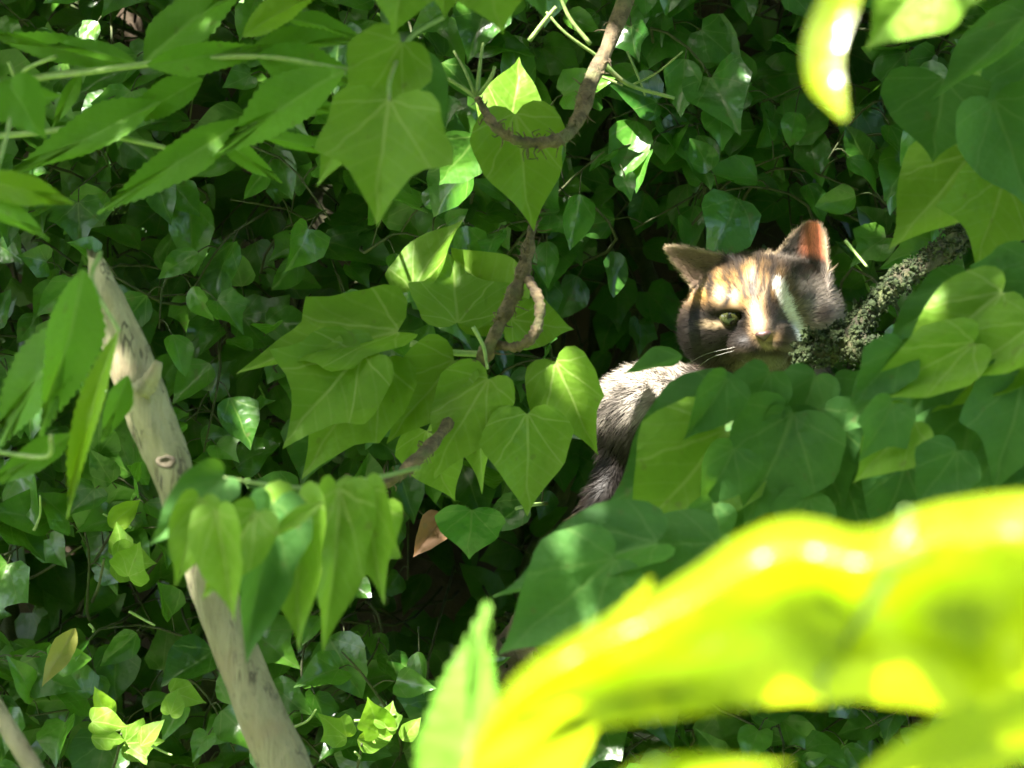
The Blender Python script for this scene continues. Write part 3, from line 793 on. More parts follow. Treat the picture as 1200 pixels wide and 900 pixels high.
spray('toothed_branch', 'short sprig of toothed leaves hanging at the left edge below the long toothed branch', 'branch', P(0, 200, 2.4), [
    el((-20, 210), (85, 238), 2.42, .8, 10, mat='bright'), el((-20, 240), (60, 275), 2.42, .8, -20),
    D(k='heart', b=(12, 100), t=(52, 165), Y=2.44, w=.9, mat='elder', roll=10), D(k='heart', b=(-5, 118), t=(75, 115), Y=2.45, w=.7, mat='elder', roll=30)],
    [D(p=[(-40, 90, 2.46), (5, 100, 2.45), (12, 140, 2.44), (-10, 220, 2.43)], r=(3, 3, 2.5))])
spray('toothed_branch', 'toothed leaves dangling against the upper left side of the broken pole', 'branch', P(40, 300, 2.5), [
    el((98, 315), (55, 515), 2.46, .75, -30), el((102, 372), (-22, 520), 2.48, 1.0, 20), el((138, 388), (64, 606), 2.44, .34, 20, mat='bright'),
    el((85, 508), (-20, 575), 2.5, .6, -20), el((150, 440), (120, 520), 2.5, .8, -20)],
    [D(p=[(118, 296, 2.5), (108, 330, 2.47), (140, 388, 2.45)], r=(3, 2.5)), D(p=[(60, 510, 2.46), (55, 535, 2.48), (0, 530, 2.5), (-40, 528, 2.5)], r=(3, 3.4))])

# small bright sprigs caught by the sun
for lab, x0, y0, seed, n in (('small sunlit sprig of yellow-green ivy beside the pole foot at the lower left', 150, 850, 3, 7),
                             ('small sunlit ivy sprig at the bottom edge left of the glowing leaves', 432, 862, 8, 7),
                             ('faint light green sprig left of the pole under the hanging leaves', 130, 645, 5, 4)):
    rn = random.Random(seed)
    ls = []
    for k in range(n):
        a = rn.uniform(-2.6, .5); bx, by = x0 + rn.gauss(0, 26), y0 + rn.gauss(0, 16)
        Ln = rn.uniform(32, 50)
        ls.append(D(k=rn.choice(['heart', 'lobed', 'oval']), b=(bx, by), t=(bx + math.cos(a) * Ln, by + math.sin(a) * Ln), Y=2.95 + rn.uniform(-.02, .03), w=rn.uniform(.8, 1.1), mat='bright' if k == 0 else 'ivy_light',
                    roll=rn.uniform(-30, 30), dy=rn.uniform(-.02, .01), stalk=[(x0 - 8, y0 + 12), ((x0 + bx) / 2, (y0 + by) / 2 + 8)]))
    spray('ivy_sprig', lab, 'ivy', P(x0, y0 + 40, 2.97), ls, [D(p=[(x0 - 22, y0 + 60, 3.2), (x0 - 14, y0 + 40, 3.03), (x0 - 8, y0 + 10, 2.96)], r=(2.0, 1.4), m='dark_twig')])

# single oddments in the ivy
e = tag(hero(None, 'lance', (88, 736), (48, 806), 2.98, w=.75, roll=35, mat='yellowing', name='fading_leaf', fold=.2, droop=-.2) if False else link_mesh('fading_leaf', leaf_mesh('lance', 2, 'yellowing', half=15, rings=4, fold=.25, droop=-.25),
        None, leaf_matrix(P(88, 736, 2.96), P(46, 806, 2.95) - P(88, 736, 2.96), Vector((.5, -1, .3)), (P(46, 806, 2.95) - P(88, 736, 2.96)).length, .8)),
        'narrow curled yellow leaf hanging among dark ivy at lower left', 'leaf')
spray('ivy_sprig', 'single rounded glossy leaf overlapping the curled brown dry leaf', 'ivy', P(590, 600, 2.95), [
    D(k='heart', b=(553, 598), t=(548, 656), Y=2.9, w=1.5, mat='ivy_glossy', roll=-5, stalk=[(605, 596), (580, 596)])],
    [D(p=[(640, 590, 3.05), (620, 592, 2.95), (605, 596, 2.91)], r=(2.4, 2))])
v = P(520, 606, 3.0); w = P(490, 644, 2.98)
tag(link_mesh('dry_leaf', leaf_mesh('oval', 1, 'brown_leaf', half=15, rings=4, fold=.35, droop=.3), None, leaf_matrix(v, w - v, Vector((.2, -1, .3)), (w - v).length, 1.0)),
    'curled brown dry leaf caught beside the dark hollow under the pale rosette', 'leaf')
#==POLES
# ------------------------------------------------------------------ broken pole, thin stick, mossy twig, limbs
def broken_pole():
    e = empty('broken_pole', P(360, 960, 2.62), 'pale barkless broken branch leaning upward with a splintered end', 'dead branch')
    ax = [(112, 300), (126, 350), (150, 420), (182, 500), (205, 560), (232, 640), (262, 730), (300, 820), (335, 900), (380, 1010)]
    rad = [8, 22, 27, 26, 25, 26, 26, 28, 30, 31]
    n, sides = 110, 36
    Y = 2.62; s = PX * Y
    c = catmull([P(x, y, Y + .02 - .03 * i / 9) for i, (x, y) in enumerate(ax)], n)
    vv = []; ff = []
    for i, p in enumerate(c):
        t = i / n
        d = (c[min(i + 1, n)] - c[max(i - 1, 0)]).normalized(); a = d.cross(Vector((0, 1, 0))).normalized(); b = d.cross(a)
        q = t * (len(rad) - 1); k = min(int(q), len(rad) - 2); r = (rad[k] + (rad[k + 1] - rad[k]) * (q - k)) * s
        for m in range(sides):
            an = 2 * math.pi * m / sides
            rr = r * (1 + .16 * mnoise.noise(Vector((math.cos(an) * 1.2, math.sin(an) * 1.2, t * 7))) + .10 * mnoise.noise(Vector((math.cos(an) * 4, math.sin(an) * 4, t * 5 + 7))) + .06 * mnoise.noise(Vector((math.cos(an) * 7, math.sin(an) * 7, t * 30))))
            off = Vector((0, 0, 0))
            if i == 0: off = d * (.004 * mnoise.noise(Vector((m * 1.7, 2, 1))) + .006 * math.cos(an - .6))
            vv.append(p + (a * math.cos(an) + b * math.sin(an)) * rr + off)
    for i in range(n):
        for m in range(sides):
            m2 = (m + 1) % sides
            ff.append((i * sides + m, i * sides + m2, (i + 1) * sides + m2, (i + 1) * sides + m))
    top = len(vv); vv.append(c[0] + Vector((.001, 0, -.008)))
    for m in range(sides): ff.append((top, (m + 1) % sides, m))
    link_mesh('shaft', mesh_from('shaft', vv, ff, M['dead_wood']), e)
    # torn spur on the side, knot hole, bark remnant at the foot
    mb = MB(); mb.tube([P(164, 458, 2.615), P(176, 444, 2.612), P(186, 424, 2.61)], [.006, .005, .0022], 8, n=10, rough=.45)
    mb.build('spur', M['dead_wood'], e)
    hv = []; hf = []
    ctr = P(194, 541, 2.588); R1 = 10 * s
    for k, (f, dz) in enumerate(((1.25, .0030), (1.0, .0004), (.8, .0006), (.45, .0016), (0.05, .0022))):
        for m in range(16):
            an = 2 * math.pi * m / 16
            irr = 1 + .3 * mnoise.noise(Vector((math.cos(an) * 1.4, math.sin(an) * 1.4, 3)))
            hv.append(ctr + Vector((math.cos(an) * R1 * f * 1.05 * irr, dz + .001 * mnoise.noise(Vector((m, k, 0))), math.sin(an) * R1 * f * .62 * irr)))
    for k in range(4):
        for m in range(16):
            hf.append((k * 16 + m, k * 16 + (m + 1) % 16, (k + 1) * 16 + (m + 1) % 16, (k + 1) * 16 + m))
    link_mesh('knot_hole', mesh_from('knot_hole', hv, hf, M['knot']), e)
broken_pole()
mb = MB(); mb.tube([P(-40, 770, 2.5), P(0, 838, 2.5), P(45, 910, 2.49), P(90, 985, 2.49)], [.0045, .0050, .0055, .006], 10, n=24, rough=.05)
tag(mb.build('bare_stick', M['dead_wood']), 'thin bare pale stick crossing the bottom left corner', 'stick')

def moss_on(parent, path, rads, count, seed, size=(.0006, .0019)):
    rn = random.Random(seed); mb = MB(); c = catmull(path, 60)
    base = [Vector(v) for v in ((1,0,0),(-1,0,0),(0,1,0),(0,-1,0),(0,0,1),(0,0,-1))]
    fc = [(0,2,4),(2,1,4),(1,3,4),(3,0,4),(2,0,5),(1,2,5),(3,1,5),(0,3,5)]
    for i in range(count):
        t = rn.random(); p = c[int(t * 60)]
        q = t * (len(rads) - 1); k = min(int(q), len(rads) - 2); r = rads[k] + (rads[k + 1] - rads[k]) * (q - k)
        u = Vector((rn.gauss(0, 1), rn.gauss(0, 1), rn.gauss(.15, 1))).normalized()
        s = rn.uniform(*size)
        Mx = Matrix.Translation(p + u * r * rn.uniform(.8, 1.2) * (1 + .75 * mnoise.noise(p * 150 + u * 1.5))) @ Matrix.Rotation(rn.uniform(0, 6), 4, u) @ Matrix.Diagonal((s * rn.uniform(.5, 1.3), s * rn.uniform(.5, 1.3), s * rn.uniform(.4, 1.6), 1))
        mb.add(base, fc, [(0, 0)] * 6, Mx, rn.random())
    o = mb.build('moss', M['moss'], parent, smooth=False); o['kind'] = 'stuff'
def mossy_branch():
    e = empty('mossy_twig', P(1110, 290, 2.86), 'crooked twig crusted with moss crossing in front of the cat cheek and chin', 'twig')
    A = [P(1150, 262, 2.88), P(1108, 292, 2.86), (P(1060, 325, 2.85)), P(1020, 362, 2.84), P(990, 396, 2.835), P(962, 410, 2.83), P(936, 418, 2.83)]
    mb = MB(); mb.tube(A, [.006, .0065, .006, .0055, .007, .007, .004], 9, n=50, rough=.3); mb.build('bark', M['mossy'], e)
    B = [P(985, 395, 2.835), P(1010, 408, 2.83), P(1040, 414, 2.83)]
    mb = MB(); mb.tube(B, [.007, .007, .004], 9, n=20, rough=.3, seed=5); mb.build('side_shoot', M['mossy'], e)
    moss_on(e, A, [.007, .0075, .007, .0065, .009, .010, .006], 3600, 2)
    moss_on(e, B, [.009, .010, .007], 1100, 3)
mossy_branch()
def limb(label, path, rads, seed, moss):
    e = empty('mossy_limb', path[0], label, 'tree limb')
    mb = MB(); mb.tube(path, rads, 18, n=60, rough=.14, seed=seed); mb.build('bark', M['old_bark'], e)
    moss_on(e, path, rads, moss * 3, seed, (.0008, .0028))
limb('thick bark-covered limb under the cat, mostly hidden by leaves', [P(590, 800, 3.25), P(680, 730, 3.1), P(820, 705, 3.0), P(1000, 715, 3.05), P(1250, 690, 3.2), P(1600, 640, 3.6)], [.026, .030, .030, .030, .034, .04], 3, 900)

# ------------------------------------------------------------------ glowing leaves close to the camera
FL = D(half=34, rings=5, fold=.10, droop=.10, wave=.03, mat='laurel')
def fl(k, b, t, Y, n, w, seed, parent, dy=0., **kw):
    p = {**FL, **kw}; mat = p.pop('mat')
    bb = P(*b, Y); tt = P(*t, Y + dy); ax = tt - bb
    return link_mesh('leaf', leaf_mesh(k, seed, mat, **p), parent, leaf_matrix(bb, ax, Vector(n), ax.length, w))
e = empty('sunlit_plant', P(1080, 1000, 1.5), 'glowing yellow-green blurred leaves in full sun close to the camera', 'plant')
fl('lance', (536, 1010), (560, 704), 1.75, (-.55, -.8, .5), .80, 1, e, teeth=.016, fold=.25, mat='elder')
fl('lance', (560, 1010), (746, 670), 1.58, (-.35, .65, .9), 1.05, 2, e, dy=.02, teeth=.008)
def arching_leaf():
    # broad blade folded along its midrib, arching over and curling away at the upper edge
    X = [548, 572, 600, 632, 664, 700, 740, 780, 820, 860, 900, 935, 965, 1000, 1035, 1065, 1100, 1140, 1180, 1220, 1270, 1330, 1400]
    TOP = [890, 838, 797, 768, 748, 728, 708, 688, 662, 632, 612, 606, 611, 622, 616, 600, 590, 583, 578, 577, 590, 625, 700]
    BOT = [905, 915, 905, 885, 866, 852, 846, 842, 836, 830, 825, 822, 824, 820, 824, 828, 833, 836, 838, 838, 832, 810, 712]
    R = 12; vv = []; uu = []; ff = []
    for i, x in enumerate(X):
        for j in range(R + 1):
            v = j / R; py = TOP[i] + (BOT[i] - TOP[i]) * v
            crease = 1060 - 105 * max(0, min(1, (py - 600) / 230))
            side = (x - crease) / 420
            prof = .022 - .11 * v + .09 * v * v * .2 if v < .22 else .0 + (v - .22) * .060
            Y = 1.37 + prof + .030 * abs(side) ** .8 * (1 if side > 0 else .6) + .020 * mnoise.noise(Vector((x * .011, v * 2.6, 1))) + .005 * mnoise.noise(Vector((x * .035, v * 7, 4))) + .004 * math.sin(x * .055 - v * 5)
            vv.append(P(x, py, Y)); uu.append((v * .55 + .2, .5 + side * .42))
    for i in range(len(X) - 1):
        for j in range(R):
            a = i * (R + 1) + j; ff.append((a, a + 1, a + R + 2, a + R + 1))
    o = link_mesh('leaf', mesh_from('arching_leaf', vv, ff, M['laurel'], True, uu, {'rnd': [0.3] * len(vv)}), e)
    mb = MB(); mb.tube([vv[15 * 13 + 1] + Vector((0, -.0004, 0)), vv[14 * 13 + 4], vv[13 * 13 + 7], vv[12 * 13 + 10], vv[12 * 13 + 12]], [.0013, .0012, .0010, .0006], 8, n=20)
    mb.build('midrib', M['midrib'], o)
arching_leaf()
fl('lance', (650, 965), (918, 878), 1.42, (-.1, -.5, 1), .95, 1, e, dy=-.02, teeth=.008)
fl('oval', (1330, 840), (948, 908), 1.42, (-.1, .75, .75), .62, 2, e, dy=-.02)
for k, (pts, r) in enumerate([([(1150, 1000, 1.50), (1130, 780, 1.47), (1062, 600, 1.40)], (6, 5, 4)), ([(1150, 1000, 1.52), (820, 1000, 1.5), (560, 985, 1.5)], (6, 5, 4)), ([(560, 985, 1.5), (545, 1000, 1.55), (536, 1010, 1.62)], (4, 4)),
                              ([(820, 1000, 1.5), (700, 985, 1.42), (640, 960, 1.37)], (4, 3)), ([(1150, 1000, 1.52), (1240, 900, 1.42), (1290, 810, 1.37)], (5, 4))]):
    stem(e, 'stalk', pts, r, 'petiole', 8, seed=k)
e = empty('hanging_blade', P(1010, -40, 1.6), 'curved bright yellow-green blade dangling out of focus at the top edge', 'leaf')
cb = catmull([P(1012, -60, 1.6), P(985, 0, 1.6), P(966, 50, 1.595), P(967, 95, 1.59), P(988, 138, 1.58)], 24)
vv = []; ff = []
for i, p in enumerate(cb):
    t = i / 24; wd = (18 + 6 * math.sin(t * 3.1)) * PX * 1.6 * (1 if t < .8 else max(.15, 1 - (t - .8) * 3.5))
    d = (cb[min(i + 1, 24)] - cb[max(i - 1, 0)]).normalized(); sdv = d.cross(Vector((.25, -1, .45))).normalized(); nv = sdv.cross(d)
    for m in range(7):
        u = (m - 3) / 3
        vv.append(p + sdv * wd * u + nv * (-.35 * wd * (1 - u * u)) + nv * 0)
for i in range(24):
    for m in range(6): ff.append((i * 7 + m, i * 7 + m + 1, (i + 1) * 7 + m + 1, (i + 1) * 7 + m))
uvb = [((k // 7) / 24, .5 + .02 * (k % 7 - 3)) for k in range(len(vv))]
link_mesh('blade', mesh_from('blade', vv, ff, M['laurel'], True, uvb, {'rnd': [0.0] * len(vv)}), e)
#==CAT
# ------------------------------------------------------------------ the cat
def smin(a, b, k):
    h = np.clip(.5 + .5 * (b - a) / k, 0, 1)
    return b * (1 - h) + a * h - k * h * (1 - h)

def surface_nets(F, org, h):
    S = F < 0
    nx, ny, nz = F.shape
    acc = np.zeros((nx - 1, ny - 1, nz - 1, 3), np.float32); cnt = np.zeros((nx - 1, ny - 1, nz - 1), np.float32)
    C = [(0,0,0),(1,0,0),(0,1,0),(1,1,0),(0,0,1),(1,0,1),(0,1,1),(1,1,1)]
    E = [(0,1),(2,3),(4,5),(6,7),(0,2),(1,3),(4,6),(5,7),(0,4),(1,5),(2,6),(3,7)]
    def sub(A, c): return A[c[0]:nx - 1 + c[0], c[1]:ny - 1 + c[1], c[2]:nz - 1 + c[2]]
    for a, b in E:
        sa, sb = sub(S, C[a]), sub(S, C[b])
        w = np.nonzero(sa != sb)
        fa, fb = sub(F, C[a])[w], sub(F, C[b])[w]
        t = fa / (fa - fb)
        ca, cb = np.array(C[a], np.float32), np.array(C[b], np.float32)
        acc[w] += ca + (cb - ca) * t[:, None]; cnt[w] += 1
    act = np.nonzero(cnt > 0)
    idx = -np.ones(cnt.shape, np.int64); idx[act] = np.arange(len(act[0]))
    V = (np.stack(act, 1) + acc[act] / cnt[act][:, None]) * h + org
    Q = []
    for ax in range(3):
        o1, o2 = [(1, 2), (2, 0), (0, 1)][ax]
        A = np.take(S, range(S.shape[ax] - 1), ax); B = np.take(S, range(1, S.shape[ax]), ax)
        w = np.stack(np.nonzero(A != B), 1)
        ok = (w[:, o1] > 0) & (w[:, o2] > 0) & (w[:, o1] < F.shape[o1] - 1) & (w[:, o2] < F.shape[o2] - 1)
        w = w[ok]
        ins = S[tuple(w.T)]
        def cell(d1, d2):
            c = w.copy(); c[:, o1] += d1; c[:, o2] += d2
            return idx[tuple(c.T)]
        q = np.stack([cell(-1, -1), cell(0, -1), cell(0, 0), cell(-1, 0)], 1)
        q[~ins] = q[~ins][:, ::-1]
        Q.append(q)
    return V, np.concatenate(Q)

def rot(yaw, roll, pitch):
    m = Matrix.Rotation(math.radians(yaw), 3, 'Z') @ Matrix.Rotation(math.radians(roll), 3, 'Y') @ Matrix.Rotation(math.radians(pitch), 3, 'X')
    return np.array(m, dtype=np.float32)
HROT = rot(-3, -8, 10)
CMP = PX * CAT_Y * 100          # cm in one photo pixel at the cat
EAR = [  # base, tip, opening direction, half width (cm, relative to the head centre)
    ((-2.6, .6, 1.9), (-5.9, .9, 3.95), (-.25, -.9, -.35), 1.75, .25),
    ((2.7, .7, 2.2), (3.6, .9, 5.6), (-.30, -.95, .05), 2.0, .42)]

def cat_sdf(X, Y, Z):
    def ell(c, r, L=False):
        a, b, d = (lx, ly, lz) if L else (X, Y, Z)
        k0 = np.sqrt(((a - c[0]) / r[0]) ** 2 + ((b - c[1]) / r[1]) ** 2 + ((d - c[2]) / r[2]) ** 2)
        return (k0 - 1) * min(r)
    def cap(A, B, r1, r2, L=False):
        a, b, d = (lx, ly, lz) if L else (X, Y, Z)
        A = np.array(A, np.float32); B = np.array(B, np.float32); D_ = B - A
        t = np.clip(((a - A[0]) * D_[0] + (b - A[1]) * D_[1] + (d - A[2]) * D_[2]) / (D_ @ D_), 0, 1)
        return np.sqrt((a - A[0] - D_[0] * t) ** 2 + (b - A[1] - D_[1] * t) ** 2 + (d - A[2] - D_[2] * t) ** 2) - (r1 + (r2 - r1) * t)
    R = HROT
    lx = R[0, 0] * X + R[1, 0] * Y + R[2, 0] * Z; ly = R[0, 1] * X + R[1, 1] * Y + R[2, 1] * Z; lz = R[0, 2] * X + R[1, 2] * Y + R[2, 2] * Z
    # head; local y points backwards
    d = ell((0, .9, .45), (4.15, 4.3, 2.85), 1)
    for s in (-1, 1):
        d = smin(d, ell((s * 2.75, .1, -1.1), (2.35, 2.6, 2.2), 1), 1.2)
    d = smin(d, cap((0, -1.7, 1.3), (0, -4.1, -.6), 1.35, .78, 1), 1.0)
    for s in (-1, 1):
        d = smin(d, ell((s * 1.75, -2.4, 1.0), (1.15, .8, .6) if s < 0 else (1.25, .75, 1.1), 1), .6)
        d = smin(d, ell((s * .98, -3.6, -1.6), (1.3, 1.2, .92), 1), .45)
    d = smin(d, ell((0, -3.05, -2.6), (1.25, 1.1, .78), 1), .5)
    d = smin(d, ell((0, -4.55, -.85), (.52, .38, .36), 1), .25)
    # eye socket of the open eye; the other is screwed shut against the sun
    d = -smin(-d, ell((-1.85, -3.3, .22), (.88, .85, .32), 1), .16)
    d = -smin(-d, cap((1.3, -3.6, .1), (2.6, -2.9, .25), .08, .06, 1), .15)
    # mouth line and the groove below the nose
    for s in (-1, 1):
        d = -smin(-d, cap((0, -4.95, -2.05), (s * 1.1, -4.45, -2.35), .13, .1, 1), .15)
        d = -smin(-d, cap((s * 1.1, -4.45, -2.35), (s * 2.0, -3.2, -2.2), .1, .08, 1), .15)
    d = -smin(-d, cap((0, -5.0, -1.25), (0, -5.05, -2.0), .08, .08, 1), .12)
    for base, tip, fd, w0, bow in EAR:
        b = np.array(base, np.float32); u = np.array(tip, np.float32) - b; Ln = np.linalg.norm(u); u /= Ln
        f = np.array(fd, np.float32); f -= u * (f @ u); f /= np.linalg.norm(f); sd = np.cross(u, f)
        rx, ry, rz = X - b[0], Y - b[1], Z - b[2]
        t = rx * u[0] + ry * u[1] + rz * u[2]; s_ = rx * sd[0] + ry * sd[1] + rz * sd[2]; dd = rx * f[0] + ry * f[1] + rz * f[2]
        q = np.clip(1 - t / Ln, 0, 1.3)
        w = w0 * q ** (.75 if tip[0] < 0 else .55) + .12
        sheet = np.abs(dd - bow * (s_ ** 2) / (w0 * .6) + .55 * q) - .17
        ear = np.maximum(np.maximum(sheet, (np.abs(s_) - w) * .8), np.maximum(t - Ln, -t - 1.2))
        d = smin(d, ear, .35)
    # neck, trunk, haunch, legs, tail
    b_ = cap((.6, 2.8, -1.8), (.9, 6.0, -5.6), 3.2, 3.9)
    b_ = smin(b_, ell((.3, 9.0, -8.0), (5.0, 6.0, 5.2)), 2.0)
    b_ = smin(b_, ell((-2.6, 13.5, -9.8), (5.0, 7.0, 5.2)), 2.5)
    b_ = smin(b_, ell((-6.3, 8.4, -7.0), (4.3, 5.0, 3.3)), 1.5)
    b_ = smin(b_, cap((-8.2, 7.4, -8.6), (-9.6, 6.2, -12.2), 1.3, .95), .8)
    b_ = smin(b_, cap((-9.6, 6.2, -12.2), (-11.2, 6.6, -15.2), 1.05, 1.0), .6)
    b_ = smin(b_, cap((-11.2, 6.6, -15.6), (-10.6, 3.4, -16.3), 1.1, 1.1), .8)
    b_ = smin(b_, cap((-2, 13, -11), (-1.5, 9.5, -16.2), 2.2, 1.2), 1.2)
    for x0 in (-1.2, 3.0):
        b_ = smin(b_, cap((x0, 6.0, -8.5), (x0 - .3, 4.6, -16.0), 1.9, 1.25), 1.4)
        b_ = smin(b_, cap((x0 - .3, 4.6, -16.2), (x0 - .4, 3.0, -16.5), 1.3, 1.15), .8)
    b_ = smin(b_, cap((-5, 19, -10), (2, 23, -13.5), 1.6, 1.2), 1.5)
    b_ = smin(b_, cap((2, 23, -13.5), (7, 19, -15.5), 1.2, .9), 1.0)
    return smin(d, b_, 1.0)

def fbm(p, sc, seed=0):
    return np.array([mnoise.noise(Vector((float(a) * sc, float(b) * sc, float(c) * sc + seed))) for a, b, c in p])

DK, BR, GY, GI, CR, WH, PK = [np.array(c) for c in ((.014, .011, .009), (.060, .042, .028), (.125, .105, .085), (.43, .235, .070), (.50, .37, .22), (.80, .76, .68), (.72, .25, .13))]
def coat(p, nrm, n1, n2):
    """coat colour at points p (cm from the head centre): tortoiseshell with ginger brow stripes"""
    U = 890 + p[:, 0] / CMP; W = 362 - p[:, 2] / CMP
    def mixc(c, k, m): return c + (k - c) * np.clip(m, 0, 1)[:, None]
    sm = lambda x, a, b: (lambda t: t * t * (3 - 2 * t))(np.clip((x - a) / (b - a), 0, 1))
    blob = lambda u, w, ru, rw: np.exp(-(((U - u) / ru) ** 2 + ((W - w) / rw) ** 2) ** 1.5)
    c = np.tile(BR * .7, (len(p), 1))
    c = mixc(c, DK, sm(n1, -.05, .3)); c = mixc(c, GY, sm(n2, .05, .5) * .6)
    head = (p[:, 1] < 4.0) & (p[:, 2] > -5)
    front = p[:, 1] < 1.0
    h = c.copy()
    h = mixc(h, GY * 1.05, blob(955, 362, 48, 64)); h = mixc(h, BR * .5, blob(960, 370, 13, 12)); h = mixc(h, BR * .6, blob(948, 348, 22, 5))
    h = mixc(h, GY * 1.0, blob(965, 350, 22, 7)); h = mixc(h, GY * .9, blob(940, 372, 8, 20))
    # crown: grizzled grey over dark
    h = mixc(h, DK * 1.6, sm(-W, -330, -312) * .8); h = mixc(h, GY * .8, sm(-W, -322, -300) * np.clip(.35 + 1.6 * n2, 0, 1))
    # ginger brow with dark stripes
    br = np.clip(blob(848, 342, 40, 20) + blob(888, 336, 26, 24) + blob(822, 338, 18, 10), 0, 1)
    h = mixc(h, GI, br * np.clip(.85 + .9 * n2, .3, 1))
    h = mixc(h, CR, (blob(842, 348, 7, 10) + blob(857, 350, 6, 10) + blob(893, 345, 5, 12) + blob(882, 330, 4, 14) + blob(822, 337, 14, 5)))
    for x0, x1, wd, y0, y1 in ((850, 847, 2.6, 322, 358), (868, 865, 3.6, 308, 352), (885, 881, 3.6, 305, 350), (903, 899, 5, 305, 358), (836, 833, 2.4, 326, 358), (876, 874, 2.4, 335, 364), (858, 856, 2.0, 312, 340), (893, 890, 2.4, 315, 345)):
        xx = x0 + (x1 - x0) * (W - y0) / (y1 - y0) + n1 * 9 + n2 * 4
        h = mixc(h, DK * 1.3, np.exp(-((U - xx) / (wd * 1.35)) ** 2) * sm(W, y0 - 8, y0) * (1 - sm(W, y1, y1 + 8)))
    # dark coat plus brow shade painted on the left, pale blaze down the nose
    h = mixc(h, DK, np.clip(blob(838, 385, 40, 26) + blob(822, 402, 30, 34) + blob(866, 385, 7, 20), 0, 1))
    h = mixc(h, CR * .8, blob(836, 381, 14, 4) * .8); h = mixc(h, DK, blob(900, 362, 9, 16) * .9)  # dark patch beside the nose holds painted eye-socket shade
    h = mixc(h, CR * np.array([1.05, .92, .85]), np.clip(blob(884, 382, 9, 17) + blob(880, 365, 6, 10) * .8, 0, 1))
    h = mixc(h, BR * 1.5, blob(905, 398, 18, 12) * .9); h = mixc(h, DK * 1.5, blob(868, 404, 14, 10) * .8); h = mixc(h, GI * .5 + CR * .2, blob(900, 396, 10, 6) * .6); h = mixc(h, CR * .8, blob(895, 404, 9, 5)); h = mixc(h, DK, blob(905, 403, 16, 2.6) * .8)
    h = mixc(h, GY * np.array([1.0, 1.15, .8]), blob(892, 426, 30, 9)); h = mixc(h, BR, blob(860, 415, 16, 8) * .6); h = mixc(h, DK, blob(880, 409, 5, 4))  # chin tinted with the green light off the leaves
    h = mixc(h, DK * 1.5, blob(905, 414, 24, 3) * .7)
    # sun streak on cream fur over the shut eye, painted white; ginger behind
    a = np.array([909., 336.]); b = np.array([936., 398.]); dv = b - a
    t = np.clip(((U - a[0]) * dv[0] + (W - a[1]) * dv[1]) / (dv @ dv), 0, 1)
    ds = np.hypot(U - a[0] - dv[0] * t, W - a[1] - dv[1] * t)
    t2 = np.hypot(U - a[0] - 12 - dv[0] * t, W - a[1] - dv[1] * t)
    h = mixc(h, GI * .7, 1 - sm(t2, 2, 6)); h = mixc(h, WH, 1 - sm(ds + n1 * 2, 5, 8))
    c = np.where((head & front)[:, None], h, np.where(head[:, None], mixc(c, GY * .5, .5 + 0 * n1), c))
    # ears: rims, inner skin; the right one's backlit glow painted pink
    for k, (base, tip, fd, w0, bow) in enumerate(EAR):
        bb = np.array(base); u = np.array(tip) - bb; Ln = np.linalg.norm(u); u = u / Ln
        f = np.array(fd); f = f - u * (f @ u); f /= np.linalg.norm(f); sd = np.cross(u, f)
        r = p - bb; t = r @ u; s_ = r @ sd
        q = np.clip(1 - t / Ln, 0, 1); w = w0 * q ** (.75 if k == 0 else .55) + .12
        on = (t > .35) & (np.abs(s_) < w + .3) & (t < Ln + .4) & (np.abs(r @ f) < 1.8)
        inner = on & ((nrm @ f) > .15)
        rim = on & (np.abs(s_) > w - .22)
        col = PK if k else GY * np.array([1.3, 1.05, .9])
        c[on] = GY * .55
        if k:
            m = np.clip(sm(s_ * (1 if sd[0] > 0 else -1), -.9, .1), 0, 1) * sm(t, .9, 1.6)
            c[inner] = (GY * .6 + (col - GY * .6) * m[:, None])[inner]
        else: c[inner] = col
        c[rim] = CR * .45 + GY * .3
    # body: sun patch on the pale back painted into the coat, dark flank
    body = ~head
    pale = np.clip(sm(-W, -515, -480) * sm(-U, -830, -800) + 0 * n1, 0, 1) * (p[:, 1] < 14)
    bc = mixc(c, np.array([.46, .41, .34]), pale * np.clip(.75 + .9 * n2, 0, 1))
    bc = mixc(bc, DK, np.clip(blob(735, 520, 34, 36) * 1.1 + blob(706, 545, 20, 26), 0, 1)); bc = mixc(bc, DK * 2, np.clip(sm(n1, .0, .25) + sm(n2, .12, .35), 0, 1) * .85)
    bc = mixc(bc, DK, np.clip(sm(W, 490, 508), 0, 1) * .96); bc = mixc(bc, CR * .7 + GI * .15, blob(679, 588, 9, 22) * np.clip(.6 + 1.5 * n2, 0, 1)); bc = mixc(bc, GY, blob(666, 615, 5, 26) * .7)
    return np.where(body[:, None], bc, c)

